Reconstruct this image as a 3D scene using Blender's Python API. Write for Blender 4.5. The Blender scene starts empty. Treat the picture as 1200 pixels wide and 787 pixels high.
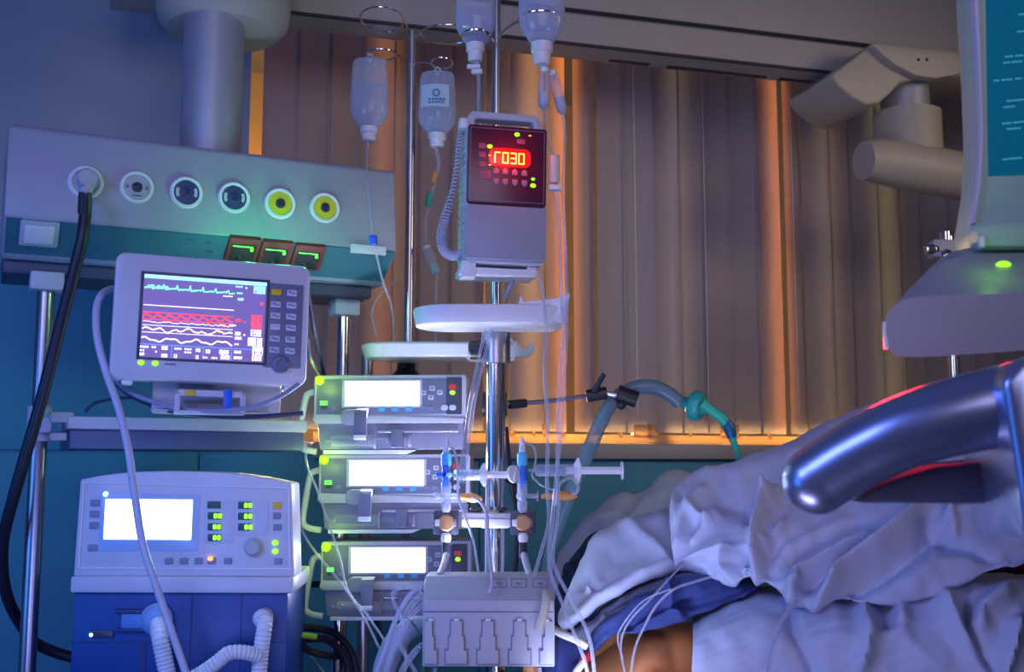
import bpy, bmesh, math, random
from mathutils import Vector, Matrix, noise
random.seed(7)
SC = bpy.context.scene; COL = SC.collection
V = Vector
# ------------------------------------------------------------------ camera
F, PITCH, EYE = 1300.0, math.radians(6.8), 1.30
CAM = V((0, 0, EYE))
FWD = V((0, math.cos(PITCH), math.sin(PITCH))); UPV = V((0, -math.sin(PITCH), math.cos(PITCH)))
def ray(px, py): return FWD + V((1, 0, 0))*((px-600)/F) + UPV*((393.5-py)/F)
def unp(px, py, D): return CAM + ray(px, py)*D          # a point of the room at forward distance D
cd = bpy.data.cameras.new('camera'); cam = bpy.data.objects.new('camera', cd); COL.objects.link(cam)
cam.location = CAM; cam.rotation_euler = (math.pi/2+PITCH, 0, 0)
cd.sensor_width = 36; cd.lens = 36*F/1200; cd.clip_start = .05
cd.dof.use_dof = True; cd.dof.focus_distance = 2.15; cd.dof.aperture_fstop = 5.6
SC.camera = cam
SC.view_settings.view_transform = 'Standard'; SC.view_settings.look = 'None'
SC.view_settings.exposure = 0; SC.view_settings.gamma = 1; SC.view_settings.use_curve_mapping = False

# ------------------------------------------------------------------ materials
MATS = {}
def mat(name, col, rough=.5, metal=0, var=.12, scale=25, emit=None, es=0, alpha=1, trans=0, bump=0, coat=0, sub=0, spec=.5):
    if name in MATS: return MATS[name]
    m = bpy.data.materials.new(name); m.use_nodes = True; nt = m.node_tree; N = nt.nodes; L = nt.links
    b = N['Principled BSDF']; tc = N.new('ShaderNodeTexCoord'); nz = N.new('ShaderNodeTexNoise')
    nz.inputs['Scale'].default_value = scale; nz.inputs['Detail'].default_value = 4
    L.new(tc.outputs['Object'], nz.inputs['Vector'])
    mx = N.new('ShaderNodeMix'); mx.data_type = 'RGBA'
    mx.inputs['A'].default_value = (*[c*(1-var) for c in col], 1); mx.inputs['B'].default_value = (*[min(1, c*(1+var)) for c in col], 1)
    L.new(nz.outputs['Fac'], mx.inputs['Factor']); L.new(mx.outputs['Result'], b.inputs['Base Color'])
    b.inputs['Roughness'].default_value = rough; b.inputs['Metallic'].default_value = metal
    b.inputs['Alpha'].default_value = alpha; b.inputs['Transmission Weight'].default_value = trans
    b.inputs['Coat Weight'].default_value = coat; b.inputs['Specular IOR Level'].default_value = spec
    if emit: b.inputs['Emission Color'].default_value = (*emit, 1); b.inputs['Emission Strength'].default_value = es
    if bump:
        bp = N.new('ShaderNodeBump'); bp.inputs['Strength'].default_value = bump; bp.inputs['Distance'].default_value = .004
        L.new(nz.outputs['Fac'], bp.inputs['Height']); L.new(bp.outputs['Normal'], b.inputs['Normal'])
    MATS[name] = m; return m
def translucent(name, col, frac, var=.1, scale=60):
    m = mat(name, col, .8, var=var, scale=scale); nt = m.node_tree; N = nt.nodes; L = nt.links
    b = N['Principled BSDF']; t = N.new('ShaderNodeBsdfTranslucent'); t.inputs['Color'].default_value = (*col, 1)
    ms = N.new('ShaderNodeMixShader'); ms.inputs[0].default_value = frac; out = N['Material Output']
    L.new(b.outputs[0], ms.inputs[1]); L.new(t.outputs[0], ms.inputs[2]); L.new(ms.outputs[0], out.inputs[0]); return m
def clear(name, col, opac, rough=.1):
    # thin clear plastic: mostly see-through with a glossy skin that thickens at grazing angles
    m = mat(name, col, rough, var=.05, spec=.6); nt = m.node_tree; N = nt.nodes; L = nt.links
    b = N['Principled BSDF']; t = N.new('ShaderNodeBsdfTransparent'); t.inputs[0].default_value = (.93, .96, 1, 1)
    lw = N.new('ShaderNodeLayerWeight'); lw.inputs[0].default_value = .35
    mr = N.new('ShaderNodeMapRange'); mr.inputs['To Min'].default_value = opac; mr.inputs['To Max'].default_value = min(1, opac+.55)
    ms = N.new('ShaderNodeMixShader'); out = N['Material Output']
    L.new(lw.outputs['Facing'], mr.inputs['Value']); L.new(mr.outputs[0], ms.inputs[0])
    L.new(t.outputs[0], ms.inputs[1]); L.new(b.outputs[0], ms.inputs[2]); L.new(ms.outputs[0], out.inputs[0]); return m
M_wall = mat('wall_paint', (.38, .44, .50), .75, scale=8, var=.06, bump=.05)
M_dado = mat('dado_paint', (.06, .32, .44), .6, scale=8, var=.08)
M_ceil = mat('ceiling_paint', (.35, .40, .5), .8)
M_floor = mat('floor_vinyl', (.14, .22, .24), .4, scale=10)
M_grey = mat('light_grey_plastic', (.55, .55, .61), .42, var=.05)
M_white = mat('white_plastic', (.80, .80, .82), .35, var=.04)
M_offw = mat('grey_white_plastic', (.46, .46, .50), .5, var=.04)
M_beam = mat('beam_enamel', (.40, .355, .31), .5, var=.05, scale=6)
M_slot = mat('dark_slot', (.03, .03, .035), .6)
M_alu = mat('brushed_column', (.42, .43, .47), .5, .45, var=.06)
M_chrome = mat('chrome', (.75, .72, .70), .16, 1, var=.04)
M_steel = mat('steel', (.5, .5, .55), .28, .9, var=.05)
M_black = mat('black_plastic', (.02, .02, .025), .4)
M_rubber = mat('black_rubber', (.015, .015, .03), .45)
M_dark = mat('dark_panel', (.05, .055, .09), .35)
M_panel = mat('slate_panel', (.16, .17, .27), .4)
M_key = mat('pale_key', (.55, .56, .68), .5)
M_darkkey = mat('grey_key', (.22, .24, .36), .5)
M_softkey = mat('blue_key', (.10, .45, .75), .4)
M_yellow = mat('yellow_plastic', (.75, .52, .02), .45)
M_gold = mat('yellow_outlet', (.70, .55, .03), .5)
M_navy = mat('navy_outlet', (.05, .06, .16), .4)
M_red = mat('red_frame', (.26, .035, .025), .5)
M_maroon = mat('maroon_panel', (.10, .012, .035), .3)
M_ventblue = mat('ventilator_blue', (.012, .06, .27), .42, var=.06)
M_ventdk = mat('ventilator_recess', (.015, .04, .16), .5)
M_hosew = mat('white_hose', (.72, .74, .80), .4)
M_cable = mat('pale_cable', (.50, .51, .64), .45)
M_dcable = mat('dark_cable', (.03, .04, .10), .45)
M_green = mat('green_plastic', (.03, .55, .30), .4)
M_dgreen = mat('dark_green_plastic', (.01, .10, .07), .4)
M_blue = mat('blue_plastic', (.02, .14, .75), .35)
M_cyan = mat('light_blue_plastic', (.12, .55, .85), .35)
M_orange = mat('amber_plastic', (.75, .32, .08), .4)
M_bronze = mat('bronze_cap', (.45, .24, .10), .4, .3)
M_cream = mat('cream_plastic', (.72, .66, .50), .5)
M_redclip = mat('red_plastic', (.6, .02, .05), .4)
M_skin = mat('skin', (.92, .36, .13), .45, var=.10, scale=14)
M_hair = mat('hair', (.03, .02, .015), .7)
M_cloth = mat('white_cotton', (.56, .60, .76), .85, var=.05, scale=180, bump=.12)
M_cloth2 = mat('shaded_cotton', (.50, .52, .52), .9, var=.05, scale=180, bump=.1)  # sheet cotton with shade put into its colour
M_gown = mat('blue_gown_cloth', (.035, .055, .20), .85, var=.15, scale=60)
M_greycl = mat('grey_cloth', (.20, .22, .30), .9, scale=80)
M_navycl = mat('navy_cloth', (.03, .035, .10), .9, scale=30, var=.4)
M_maroncl = mat('maroon_cloth', (.05, .012, .02), .9)
M_slat = translucent('blind_fabric', (.44, .40, .41), .24)
M_strip = translucent('sill_strip_plastic', (.80, .62, .40), .6)
M_grip = mat('grip_lacquer', (.38, .44, .66), .33, .85, coat=.6, var=.04)
M_console = mat('console_plastic', (.33, .33, .37), .4, var=.04)
M_bezel = mat('led_tinted_bezel', (.36, .54, .42), .45, var=.04)  # green tint of the LED's light put into the bezel colour
M_tube = clear('clear_tube', (.78, .78, .88), .20)
M_bottle = clear('clear_bottle', (.75, .80, .90), .24)
M_liquid = clear('clear_liquid', (.45, .55, .75), .16, .05)
M_breath = clear('breathing_hose_plastic', (.14, .26, .30), .62, .25)
M_pane = clear('window_glass', (.5, .5, .5), .03, .02)
M_brick = mat('render_facade', (.75, .60, .45), .9, var=.15, scale=2)
def lamp_mat(name, col, s): return mat(name, col, .4, emit=col, es=s, var=0)
E_white = lamp_mat('pump_screen_glow', (.86, .88, 1.0), 3.2)
E_vent = lamp_mat('ventilator_screen_glow', (.80, .92, 1.0), 3.0)
E_lime = lamp_mat('lime_led', (.28, 1.0, .01), 1.7)
E_limeS = lamp_mat('lime_small_led', (.15, 1.0, .10), 1.1)
E_green = lamp_mat('green_led', (.12, 1.0, .06), 1.6)
E_redled = mat('red_lamp_off', (.55, .03, .03), .4, emit=(1, .03, .02), es=.12)
E_amber = lamp_mat('amber_led', (1.0, .25, .03), 3)
E_digit = lamp_mat('digit_glow', (1.0, .50, .06), 2.6)
E_cyan = lamp_mat('cyan_led', (.4, .9, 1.0), 3)
E_blueled = lamp_mat('blue_led', (.05, .45, 1.0), 2.5)
E_scr = lamp_mat('monitor_screen_glow', (.15, .11, .32), .85)
E_teal = mat('teal_screen_glow', (.0, .03, .05), .6, emit=(.0, .085, .17), es=.85, spec=.1, var=0)
E_tealtx = lamp_mat('teal_text_glow', (.03, .26, .33), .8)
W_cyan = lamp_mat('trace_cyan', (.35, .85, 1.0), 1.3)
W_green = lamp_mat('trace_green', (.25, .95, .50), 1.1)
W_white = lamp_mat('trace_white', (1.0, .88, .92), 1.2)
W_red = lamp_mat('trace_red', (1.0, .08, .10), 1.1)
W_yel = lamp_mat('trace_yellow', (.95, .75, .50), 1.0)
W_blue = lamp_mat('trace_blue', (.12, .35, 1.0), 1.0)

# ------------------------------------------------------------------ geometry helpers
def spline(pts, n=8):
    P = [V(p) for p in pts]
    if len(P) < 3: return P
    out = []; Q = [2*P[0]-P[1]] + P + [2*P[-1]-P[-2]]
    for i in range(len(P)-1):
        a, b, c, d = Q[i:i+4]
        for k in range(n):
            t = k/n
            out.append(.5*((2*b)+(c-a)*t+(2*a-5*b+4*c-d)*t*t+(3*b-a-3*c+d)*t**3))
    out.append(P[-1]); return out
class MB:
    def __init__(s): s.bm = bmesh.new()
    def _merge(s, t, bev=0, seg=2, ang=30):
        if bev:
            es = [e for e in t.edges if len(e.link_faces) == 2 and e.calc_face_angle(0) > math.radians(ang)]
            bmesh.ops.bevel(t, geom=es, offset=bev, segments=seg, profile=.5, affect='EDGES', clamp_overlap=True)
        me = bpy.data.meshes.new('t'); t.to_mesh(me); t.free(); s.bm.from_mesh(me); bpy.data.meshes.remove(me); return s
    def box(s, x0, x1, y0, y1, z0, z1, bev=0, seg=2):
        t = bmesh.new(); bmesh.ops.create_cube(t, size=1)
        for v in t.verts: v.co = V(((x0+x1)/2+v.co.x*(x1-x0), (y0+y1)/2+v.co.y*(y1-y0), (z0+z1)/2+v.co.z*(z1-z0)))
        return s._merge(t, bev, seg)
    def prism(s, pts, a0, a1, axis='y', bev=0, seg=2):
        t = bmesh.new()
        def mk(p, a):
            return V((p[0], a, p[1])) if axis == 'y' else V((a, p[0], p[1])) if axis == 'x' else V((p[0], p[1], a))
        A = [t.verts.new(mk(p, a0)) for p in pts]; B = [t.verts.new(mk(p, a1)) for p in pts]; n = len(pts)
        t.faces.new(A); t.faces.new(B[::-1])
        for i in range(n): t.faces.new((A[i], B[i], B[(i+1) % n], A[(i+1) % n]))
        bmesh.ops.recalc_face_normals(t, faces=t.faces[:])
        return s._merge(t, bev, seg)
    def rrect(s, x0, x1, z0, z1, y0, y1, r, bev=0, k=6):
        r = min(r, abs(x1-x0)/2.01, abs(z1-z0)/2.01); P = []
        for cx, cz, a in ((x1-r, z1-r, 0), (x0+r, z1-r, 90), (x0+r, z0+r, 180), (x1-r, z0+r, 270)):
            for i in range(k+1):
                t = math.radians(a+90*i/k); P.append((cx+r*math.cos(t), cz+r*math.sin(t)))
        return s.prism(P, y0, y1, 'y', bev)
    def tube(s, pts, r, seg=10, n=8, smooth=True):
        P = spline(pts, n) if smooth else [V(p) for p in pts]; m = len(P)
        if isinstance(r, (int, float)): R = [r]*m
        else:
            R = []
            for i in range(m):
                t = i/(m-1)*(len(r)-1); j = min(int(t), len(r)-2); R.append(r[j]+(r[j+1]-r[j])*(t-j))
        bm = s.bm; T = [(P[min(i+1, m-1)]-P[max(i-1, 0)]).normalized() for i in range(m)]
        u = T[0].orthogonal().normalized(); rings = []
        for i in range(m):
            u = (u-T[i]*u.dot(T[i])); u = u.normalized() if u.length > 1e-6 else T[i].orthogonal().normalized()
            w = T[i].cross(u)
            rings.append([bm.verts.new(P[i]+(u*math.cos(a)+w*math.sin(a))*R[i]) for a in [2*math.pi*k/seg for k in range(seg)]])
        for i in range(m-1):
            for k in range(seg): bm.faces.new((rings[i][k], rings[i][(k+1) % seg], rings[i+1][(k+1) % seg], rings[i+1][k]))
        bm.faces.new(rings[0][::-1]); bm.faces.new(rings[-1]); return s
    def cyl(s, p0, p1, r0, r1=None, seg=28, bev=0):
        t = MB(); t.tube([p0, p1], [r0, r0 if r1 is None else r1], seg, smooth=False)
        return s._merge(t.bm, bev)
    def lathe(s, prof, o, d=(0, 0, 1), seg=28, sx=1, sy=1, caps=True):
        o = V(o); q = V((0, 0, 1)).rotation_difference(V(d)); bm = s.bm; rings = []
        for r, t in prof:
            rings.append([bm.verts.new(o+q @ V((max(r, 1e-5)*math.cos(a)*sx, max(r, 1e-5)*math.sin(a)*sy, t))) for a in [2*math.pi*k/seg for k in range(seg)]])
        for i in range(len(rings)-1):
            for k in range(seg): bm.faces.new((rings[i][k], rings[i][(k+1) % seg], rings[i+1][(k+1) % seg], rings[i+1][k]))
        if caps: bm.faces.new(rings[0][::-1]); bm.faces.new(rings[-1])
        return s
    def ball(s, c, r, sc=(1, 1, 1), seg=20):
        t = bmesh.new(); bmesh.ops.create_uvsphere(t, u_segments=seg, v_segments=seg//2+2, radius=r)
        for v in t.verts: v.co = V((v.co.x*sc[0], v.co.y*sc[1], v.co.z*sc[2]))+V(c)
        return s._merge(t)
    def strokes(s, pts, w, y0, y1):
        # flat stroke drawn in the x-z plane
        for a, b in zip(pts, pts[1:]):
            a, b = V(a), V(b); d = b-a
            if d.length < 1e-7: continue
            d.normalize(); n = V((-d.y, d.x))*w/2; a = a-d*w*.3; b = b+d*w*.3
            s.prism([a+n, b+n, b-n, a-n], y0, y1)
        return s
    def build(s, name, m, parent=None, smooth=35):
        bmesh.ops.recalc_face_normals(s.bm, faces=s.bm.faces[:])
        base = None
        if parent is None:
            xs = [v.co.x for v in s.bm.verts]; ys = [v.co.y for v in s.bm.verts]; zs = [v.co.z for v in s.bm.verts]
            base = V(((min(xs)+max(xs))/2, (min(ys)+max(ys))/2, min(zs)))
            for v in s.bm.verts: v.co -= base
        me = bpy.data.meshes.new(name); s.bm.to_mesh(me); s.bm.free()
        for p in me.polygons: p.use_smooth = True
        me.set_sharp_from_angle(angle=math.radians(smooth))
        me.materials.append(m); o = bpy.data.objects.new(name, me); COL.objects.link(o)
        if parent: o.parent = parent
        else: o.location = base
        return o
def tag(o, label, cat, group=None, kind=None):
    if label: o['label'] = label
    if cat: o['category'] = cat
    if group: o['group'] = group
    if kind: o['kind'] = kind
    return o
def structure(o, kind='structure'): o['kind'] = kind; return o
class Fr:
    """A device's own upright frame: x right, y back, z up; origin in the front face at forward distance D."""
    def __init__(s, name, px, py, D, yaw=0, pitch=0, roll=0, label=None, cat=None, group=None, make=True):
        s.M = Matrix.Translation(unp(px, py, D)) @ Matrix.Rotation(math.radians(yaw), 4, 'Z') @ Matrix.Rotation(math.radians(pitch), 4, 'X') @ Matrix.Rotation(math.radians(roll), 4, 'Y')
        s.I = s.M.inverted(); s.o = None
        if make:
            s.o = bpy.data.objects.new(name, None); COL.objects.link(s.o); s.o.empty_display_size = .05; s.o.matrix_world = s.M
            if label: tag(s.o, label, cat, group)
    def __call__(s, px, py, w=0):
        o = s.I @ CAM; d = s.I.to_3x3() @ ray(px, py); t = (w-o.y)/d.y; p = o+d*t; return p.x, p.z
    def p(s, px, py, w=0): x, z = s(px, py, w); return V((x, w, z))
    def loc(s, wp): return s.I @ V(wp)
    def rr(s, a, b, y0, y1, r=.003, bev=.0008, mb=None, w=0):
        x0, z0 = s(*a, w); x1, z1 = s(*b, w); m = mb or MB()
        return m.rrect(min(x0, x1), max(x0, x1), min(z0, z1), max(z0, z1), y0, y1, r, bev)
def copy_tree(o, parent=None):
    c = o.copy(); COL.objects.link(c)
    if parent: c.parent = parent
    for ch in list(o.children): copy_tree(ch, c)
    return c
def line(name, pts, r, m, label, cat='tube', D=None, group=None, seg=8, n=8):
    """a tube, hose or cable led through the room"""
    P = [unp(*p) if len(p) == 3 else unp(p[0], p[1], D) for p in pts]
    return tag(MB().tube(P, r, seg, n).build(name, m), label, cat, group)
def light(name, kind, loc, col, e, size=.2, aim=None, **k):
    ld = bpy.data.lights.new(name, kind); ld.color = col; ld.energy = e
    if kind == 'AREA': ld.size = size
    else: ld.shadow_soft_size = size
    for a, b in k.items(): setattr(ld, a, b)
    o = bpy.data.objects.new(name, ld); COL.objects.link(o); o.location = loc
    if aim is not None: o.rotation_euler = (V(aim)-V(loc)).to_track_quat('-Z', 'Y').to_euler()
    return o
def glow(name, px, py, D, col, e, size=.01): return light(name, 'POINT', unp(px, py, D), col, e, size)

# ================================================================== THE ROOM
W = Fr('w', 600, 548, 2.98, 18, make=False)                    # the window wall's own frame
def wall_box(mb, x0, x1, z0, z1, y0=0, y1=.16):
    mb.box(x0, x1, y0, y1, z0, z1)
def wb(name, mb, m):
    o = mb.build(name, m)
    o.matrix_world = W.M @ Matrix.Translation(o.location); return o
xl = W(288, 300)[0]; zs = W(700, 520)[1]; zf = -EYE; zt = 1.52; xr = 2.6; ztop = 1.75
xL = -2.6
mb = MB(); wall_box(mb, xL, xl, zs-.02, ztop, 0, .02); wall_box(mb, xr, 4, zs-.02, ztop); wall_box(mb, xl, xr, zt, ztop)
structure(wb('wall_back', mb, M_wall))
mb = MB(); wall_box(mb, xL, 4, zf, zs-.021)
# panel joints in the dado as shallow raised boards
for a, b in ((xL, W(233, 540)[0]-.002), (W(233, 540)[0]+.002, W(560, 540)[0]), (W(560, 540)[0]+.004, 4)):
    mb.box(a, b, -.008, 0, zf+.1, zs-.03, .002)
structure(wb('trim_1', mb, M_dado))
mb = MB(); mb.box(xL, xl-.012, -.010, 0, zs-.024, W(30, 300)[1], .003); structure(wb('teal_light_panel', mb, M_dado))  # teal panel added in place of the blue light on this wall
f = MB().box(-3.2, 4.5, -1.2, 5.2, -.05, 0); structure(f.build('floor', M_floor))
f = MB().box(-3.2, 4.5, -.2, 5.2, 3.0, 3.05); structure(f.build('ceiling', M_ceil))
# window: frame, panes, sill, lit strip with small pegs
win = bpy.data.objects.new('window_1', None); COL.objects.link(win); win.matrix_world = W.M; structure(win)
mb = MB(); zb = zs+.0
for x in (xl-.16, .45, 1.35, xr-.03): mb.box(x-.03, x+.03, .10, .16, zb, zt, .004)
mb.box(xl-.19, xr, .10, .16, zt-.012, zt, .004); mb.box(xl-.19, xr, .10, .16, zb-.02, zb+.006, .004)
structure(mb.build('window_frame', M_white, win))
for a, b in ((xl-.13, .42), (.48, 1.32), (1.38, xr-.06)):
    structure(MB().box(a, b, .128, .132, zb+.005, zt-.01).build('pane', M_pane, win))
zsl = zs-.042
structure(MB().box(W(366, 520)[0], xr+.02, -.035, .12, zsl, zs, .006).build('window_sill', mat('sill_paint', (.42, .40, .38), .5), win))
mb = MB(); mb.box(W(368, 520)[0], xr, .010, .016, zs, zs+.027, .002)
for px, h, w in ((602, .020, .006), (627, .018, .005), (662, .016, .005), (729, .018, .006), (755, .045, .026), (766, .052, .012), (812, .02, .005), (858, .05, .030), (905, .02, .006), (640, .045, .006)):
    x = W(px, 510)[0]; mb.box(x-w, x+w, .010, .016, zs+.018, zs+.022+h*.75, .0015)
structure(mb.build('window_rail', M_strip, win))
# outside: a pale facade and the sodium street lamps that light it
o = MB(); o.box(-2.5, 5, 1.9, 2.1, -1.6, 3.2); structure(wb('exterior_facade', o, M_brick))
def wl(p): return W.M @ V(p)
light('street_lamp', 'AREA', wl((-.3, 1.0, .9)), (1, .48, .10), 9, .5, wl((-.3, 1.9, .6)))
light('street_lamp_far', 'POINT', wl((-2.4, 1.35, 1.0)), (1, .58, .32), 22, .12)
light('street_lamp_near', 'POINT', wl((3.6, 1.1, .9)), (1, .70, .34), 11, .12)
light('facade_fill', 'SPOT', wl((-.55, .6, .7)), (1, .20, .008), 60, .1, wl((-1.0, 1.9, .75)), spot_size=math.radians(70), spot_blend=.6)  # added spot, no real sign: brightens the facade behind the slat gap
for px, e, wd, c in ((660, 1.7, .045, (1, .28, .03)), (622, .9, .03, (1, .45, .08)), (911, 1.0, .04, (1, .30, .06)), (968, .18, .05, (1, .7, .25)), (448, .5, .02, (1, .35, .06)), (792, .18, .05, (1, .7, .35)), (1035, .3, .08, (1, .8, .3))):
    x = W(px, 300, .05)[0]; o = light('slat_backlight', 'AREA', wl((x, .22, .72)), c, e, wd, wl((x, 0, .72)), shape='RECTANGLE', size_y=1.3, spread=math.radians(35))  # added backlights that make single slats glow orange
o = light('strip_backlight', 'AREA', wl((.9, .24, zs+.012)), (1, .58, .20), 6, 3.4, wl((.9, 0, zs+.012)), shape='RECTANGLE', size_y=.03, spread=math.radians(30))  # added low backlight so the sill strip glows
# vertical blind: head rail plus slats
bl = Fr('vertical_blind', 600, 520, 2.98, 18, label='beige vertical fabric blind closed across the whole window above the sill', cat='window blind')
bw = .035
edges = []                       # slat centres in px with turn angle (deg)
x0 = bl(305, 300, bw)[0]; pitch = .0855; zt2 = bl.loc(W.M @ V((0, 0, zt-.02))).z; zb2 = bl.loc(W.M @ V((0, 0, zs+.034))).z
MB().box(xl+.01, xr-.02, bw-.025, bw+.025, zt2, zt2+.045, .004).build('head_rail', M_white, bl.o)
turns = {0: 6, 1: -6, 2: 4, 3: -10, 4: 24, 5: -4, 6: 8, 7: 30, 8: -8, 9: 34, 10: 30, 11: 8, 12: -6, 13: 0, 14: 10, 15: 4, 16: -8, 17: 10, 18: 26, 19: -6, 20: 12, 21: 0, 22: 14, 23: 10, 24: -6}
x = x0+pitch*.5
i = 0
while x < xr-.06:
    a = math.radians(turns.get(i, random.uniform(-8, 12))); hw = .0475; mb = MB(); t = mb.bm; cols = []
    for k in range(9):
        s_ = -1+2*k/8; lx = s_*hw; ly = .006*(1-s_*s_)
        X = x+lx*math.cos(a)-ly*math.sin(a); Y = bw+lx*math.sin(a)+ly*math.cos(a)+.002*(i % 2)
        cols.append([(X, Y)])
    for sgn in (0,):
        rows = []
        for zz in (zb2, zb2+.03, (zb2+zt2)/2, zt2):
            rows.append(([t.verts.new((c[0][0], c[0][1]-.0004, zz)) for c in cols], [t.verts.new((c[0][0], c[0][1]+.0004, zz)) for c in cols]))
        for r in range(3):
            for k in range(8):
                t.faces.new((rows[r][0][k], rows[r][0][k+1], rows[r+1][0][k+1], rows[r+1][0][k]))
    mb.build('slat', M_slat, bl.o, 60)
    i += 1; x += pitch
# pull chain in front of slat, thin pale cords
mb = MB()
for px in (745, 827, 931):
    a = bl.p(px-3, 60, bw-.02); b = bl.p(px, 488, bw-.02); b.x = bl(px, 300, bw-.02)[0]; a.x = b.x; mb.tube([a, b], .0012, 6, smooth=False)
mb.build('pull_cord', M_white, bl.o)

# ================================================================== CEILING SUPPLY BEAM
B = Fr('supply_beam', 660, 49, 2.74, 16, label='long grey ceiling supply beam with dark slots running above the window', cat='supply beam')
xa = B(126, 10)[0]; xb = 1.6
zA = B(700, 19)[1]; zB = 0; zC = -.003
yC = .105
prof = [(.0, zB+.002), (.004, zB-.002), (.05, zC), (yC-.01, zC), (yC, zC+.006), (yC+.01, zA+.2), (.0, zA+.2), (-.03, zA+.12), (-.022, zA+.004), (-.012, zA), (0, zA-.002)]
MB().prism(prof, xa, xb, 'x').build('beam_body', M_beam, B.o)
MB().box(xa, xb, -.024, .01, zA-.001, zA+.003, .0008).build('upper_slot', M_slot, B.o)
MB().box(xa, xb, -.0025, .008, zB-.0045, zB+.0015, .0008).build('lower_slot', M_slot, B.o)
mb = MB()
for a, b in ((727, 775), (797, 915), (930, 968)): mb.box(B(a, 70)[0], B(b, 80)[0], yC-.035, yC-.018, zC-.002, zC+.001, .0005)
mb.build('light_slot', M_slot, B.o)
MB().box(.0, .12, .01, .1, zC+.1, 3.0-B.M.translation.z+0, .004).build('ceiling_post', M_beam, B.o)

# ================================================================== LEFT CEILING PENDANT
hp = unp(256, 30, 2.30)
H = Fr('ceiling_pendant', 258, 223, 2.17, 26, label='ceiling supply pendant with gas outlet head, thick round column and equipment shelf at left', cat='ceiling pendant')
# hub drum hanging from the beam
hc = H.loc(unp(262, 20, 2.36))
MB().lathe([(.07, -.045), (.115, -.035), (.135, -.012), (.14, .02), (.14, .22)], (hc.x, hc.y, hc.z), seg=48).build('hub', M_beam, H.o)
cc = H.loc(unp(247, 168, 2.27))
MB().cyl((cc.x, cc.y, cc.z-.05), (cc.x, cc.y, hc.z-.02), .061, seg=48).build('column', M_alu, H.o)
# service head
hx0, hz0 = H(11, 141); hx1, hz1 = H(466, 197); zfold = (H(10, 255)[1]+H(466, 292)[1])/2; ztopH = (hz0+hz1)/2
def lean(z): return max(0, (z-zfold))*.10
drop, back = .062, .085
prof = [(0, zfold), (lean(ztopH-.008), ztopH-.008), (lean(ztopH)+.006, ztopH), (.24, ztopH), (.25, ztopH-.01), (.25, zfold-drop), (back, zfold-drop)]
mbh = MB(); mbh.prism(prof, hx0, hx1, 'x', .004)
M_head = mat('head_enamel', (.37, .38, .43), .42, var=.04)
head = mbh.build('service_head', M_head, H.o)
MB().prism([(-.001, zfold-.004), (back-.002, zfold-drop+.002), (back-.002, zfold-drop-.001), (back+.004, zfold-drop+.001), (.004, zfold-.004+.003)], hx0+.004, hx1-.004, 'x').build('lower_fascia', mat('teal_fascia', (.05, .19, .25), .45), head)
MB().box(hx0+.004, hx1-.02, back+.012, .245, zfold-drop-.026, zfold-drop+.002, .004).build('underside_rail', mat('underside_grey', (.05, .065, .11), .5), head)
mb = MB(); mb.prism([(lean(zfold+.135)-.0012, zfold+.012), (lean(zfold+.15)-.0008, zfold+.135), (lean(zfold+.15)+.01, zfold+.135), (.01, zfold+.012)], H(30, 200)[0], H(450, 240)[0], 'x', .001)
mb.build('front_panel', M_head, head)
kinds = ['grey', 'grey', 'navy', 'navy', 'gold', 'gold']
for (px, py), kd in zip(((101, 213), (161, 219), (219, 225), (275, 231), (329, 238), (381.5, 243)), kinds):
    x, z = H(px, py); y = lean(z)
    ring = MB().lathe([(.0, -.004), (.0235, -.004), (.0245, -.006), (.030, -.006), (.0315, -.003), (.0315, .006)], (x, y, z), (0, -1, 0), 36)
    ring = MB().lathe([(.0315, -.002), (.0315, .005), (.0295, .007), (.0245, .0065), (.024, .003), (.0, .003)], (x, y, z), (0, -1, 0), 40)
    r = ring.build('gas_outlet', M_white, head)
    fc = {'grey': M_offw, 'navy': M_navy, 'gold': M_gold}[kd]
    q = MB().lathe([(.0235, .002), (.0235, .005), (.010, .006), (.009, .003), (0, .003)], (x, y, z), (0, -1, 0), 36)
    q.build('outlet_face', fc, r)
    if kd != 'grey' or px > 120:
        MB().lathe([(.0095, .002), (.0095, .0075), (.0065, .0085), (.005, .004), (0, .004)], (x, y, z), (0, -1, 0), 24).build('outlet_bore', M_navy if kd == 'navy' else M_dark, r)
    if kd == 'navy':
        mb = MB()
        for a0 in (20, 110, 200, 290):
            P = [(x+rr*math.cos(math.radians(t)), z+rr*math.sin(math.radians(t))) for rr, ts in ((.020, (a0-10, a0+5, a0+20, a0+40)), (.013, (a0+40, a0+15, a0-10))) for t in ts]
            if a0 in (20, 200): mb.prism([(x+rr*math.cos(math.radians(t)), z+rr*math.sin(math.radians(t))) for rr, ts in ((.0205, (a0-45, a0-30, a0-15, a0, a0+10)), (.015, (a0+10, a0-15, a0-45))) for t in ts], y-.0068, y-.003)
        mb.build('outlet_marking', M_key, r)
    if kd == 'grey' and px > 120:
        mb = MB()
        for k in range(5): mb.box(x-.008+k*.0036, x-.0056+k*.0036, y-.0068, y-.004, z-.0175, z-.0145)
        for sx in (-1, 1): mb.box(x+sx*.0175-.002, x+sx*.0175+.002, y-.0068, y-.004, z-.003, z+.003)
        mb.build('outlet_marking', M_panel, r)
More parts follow.
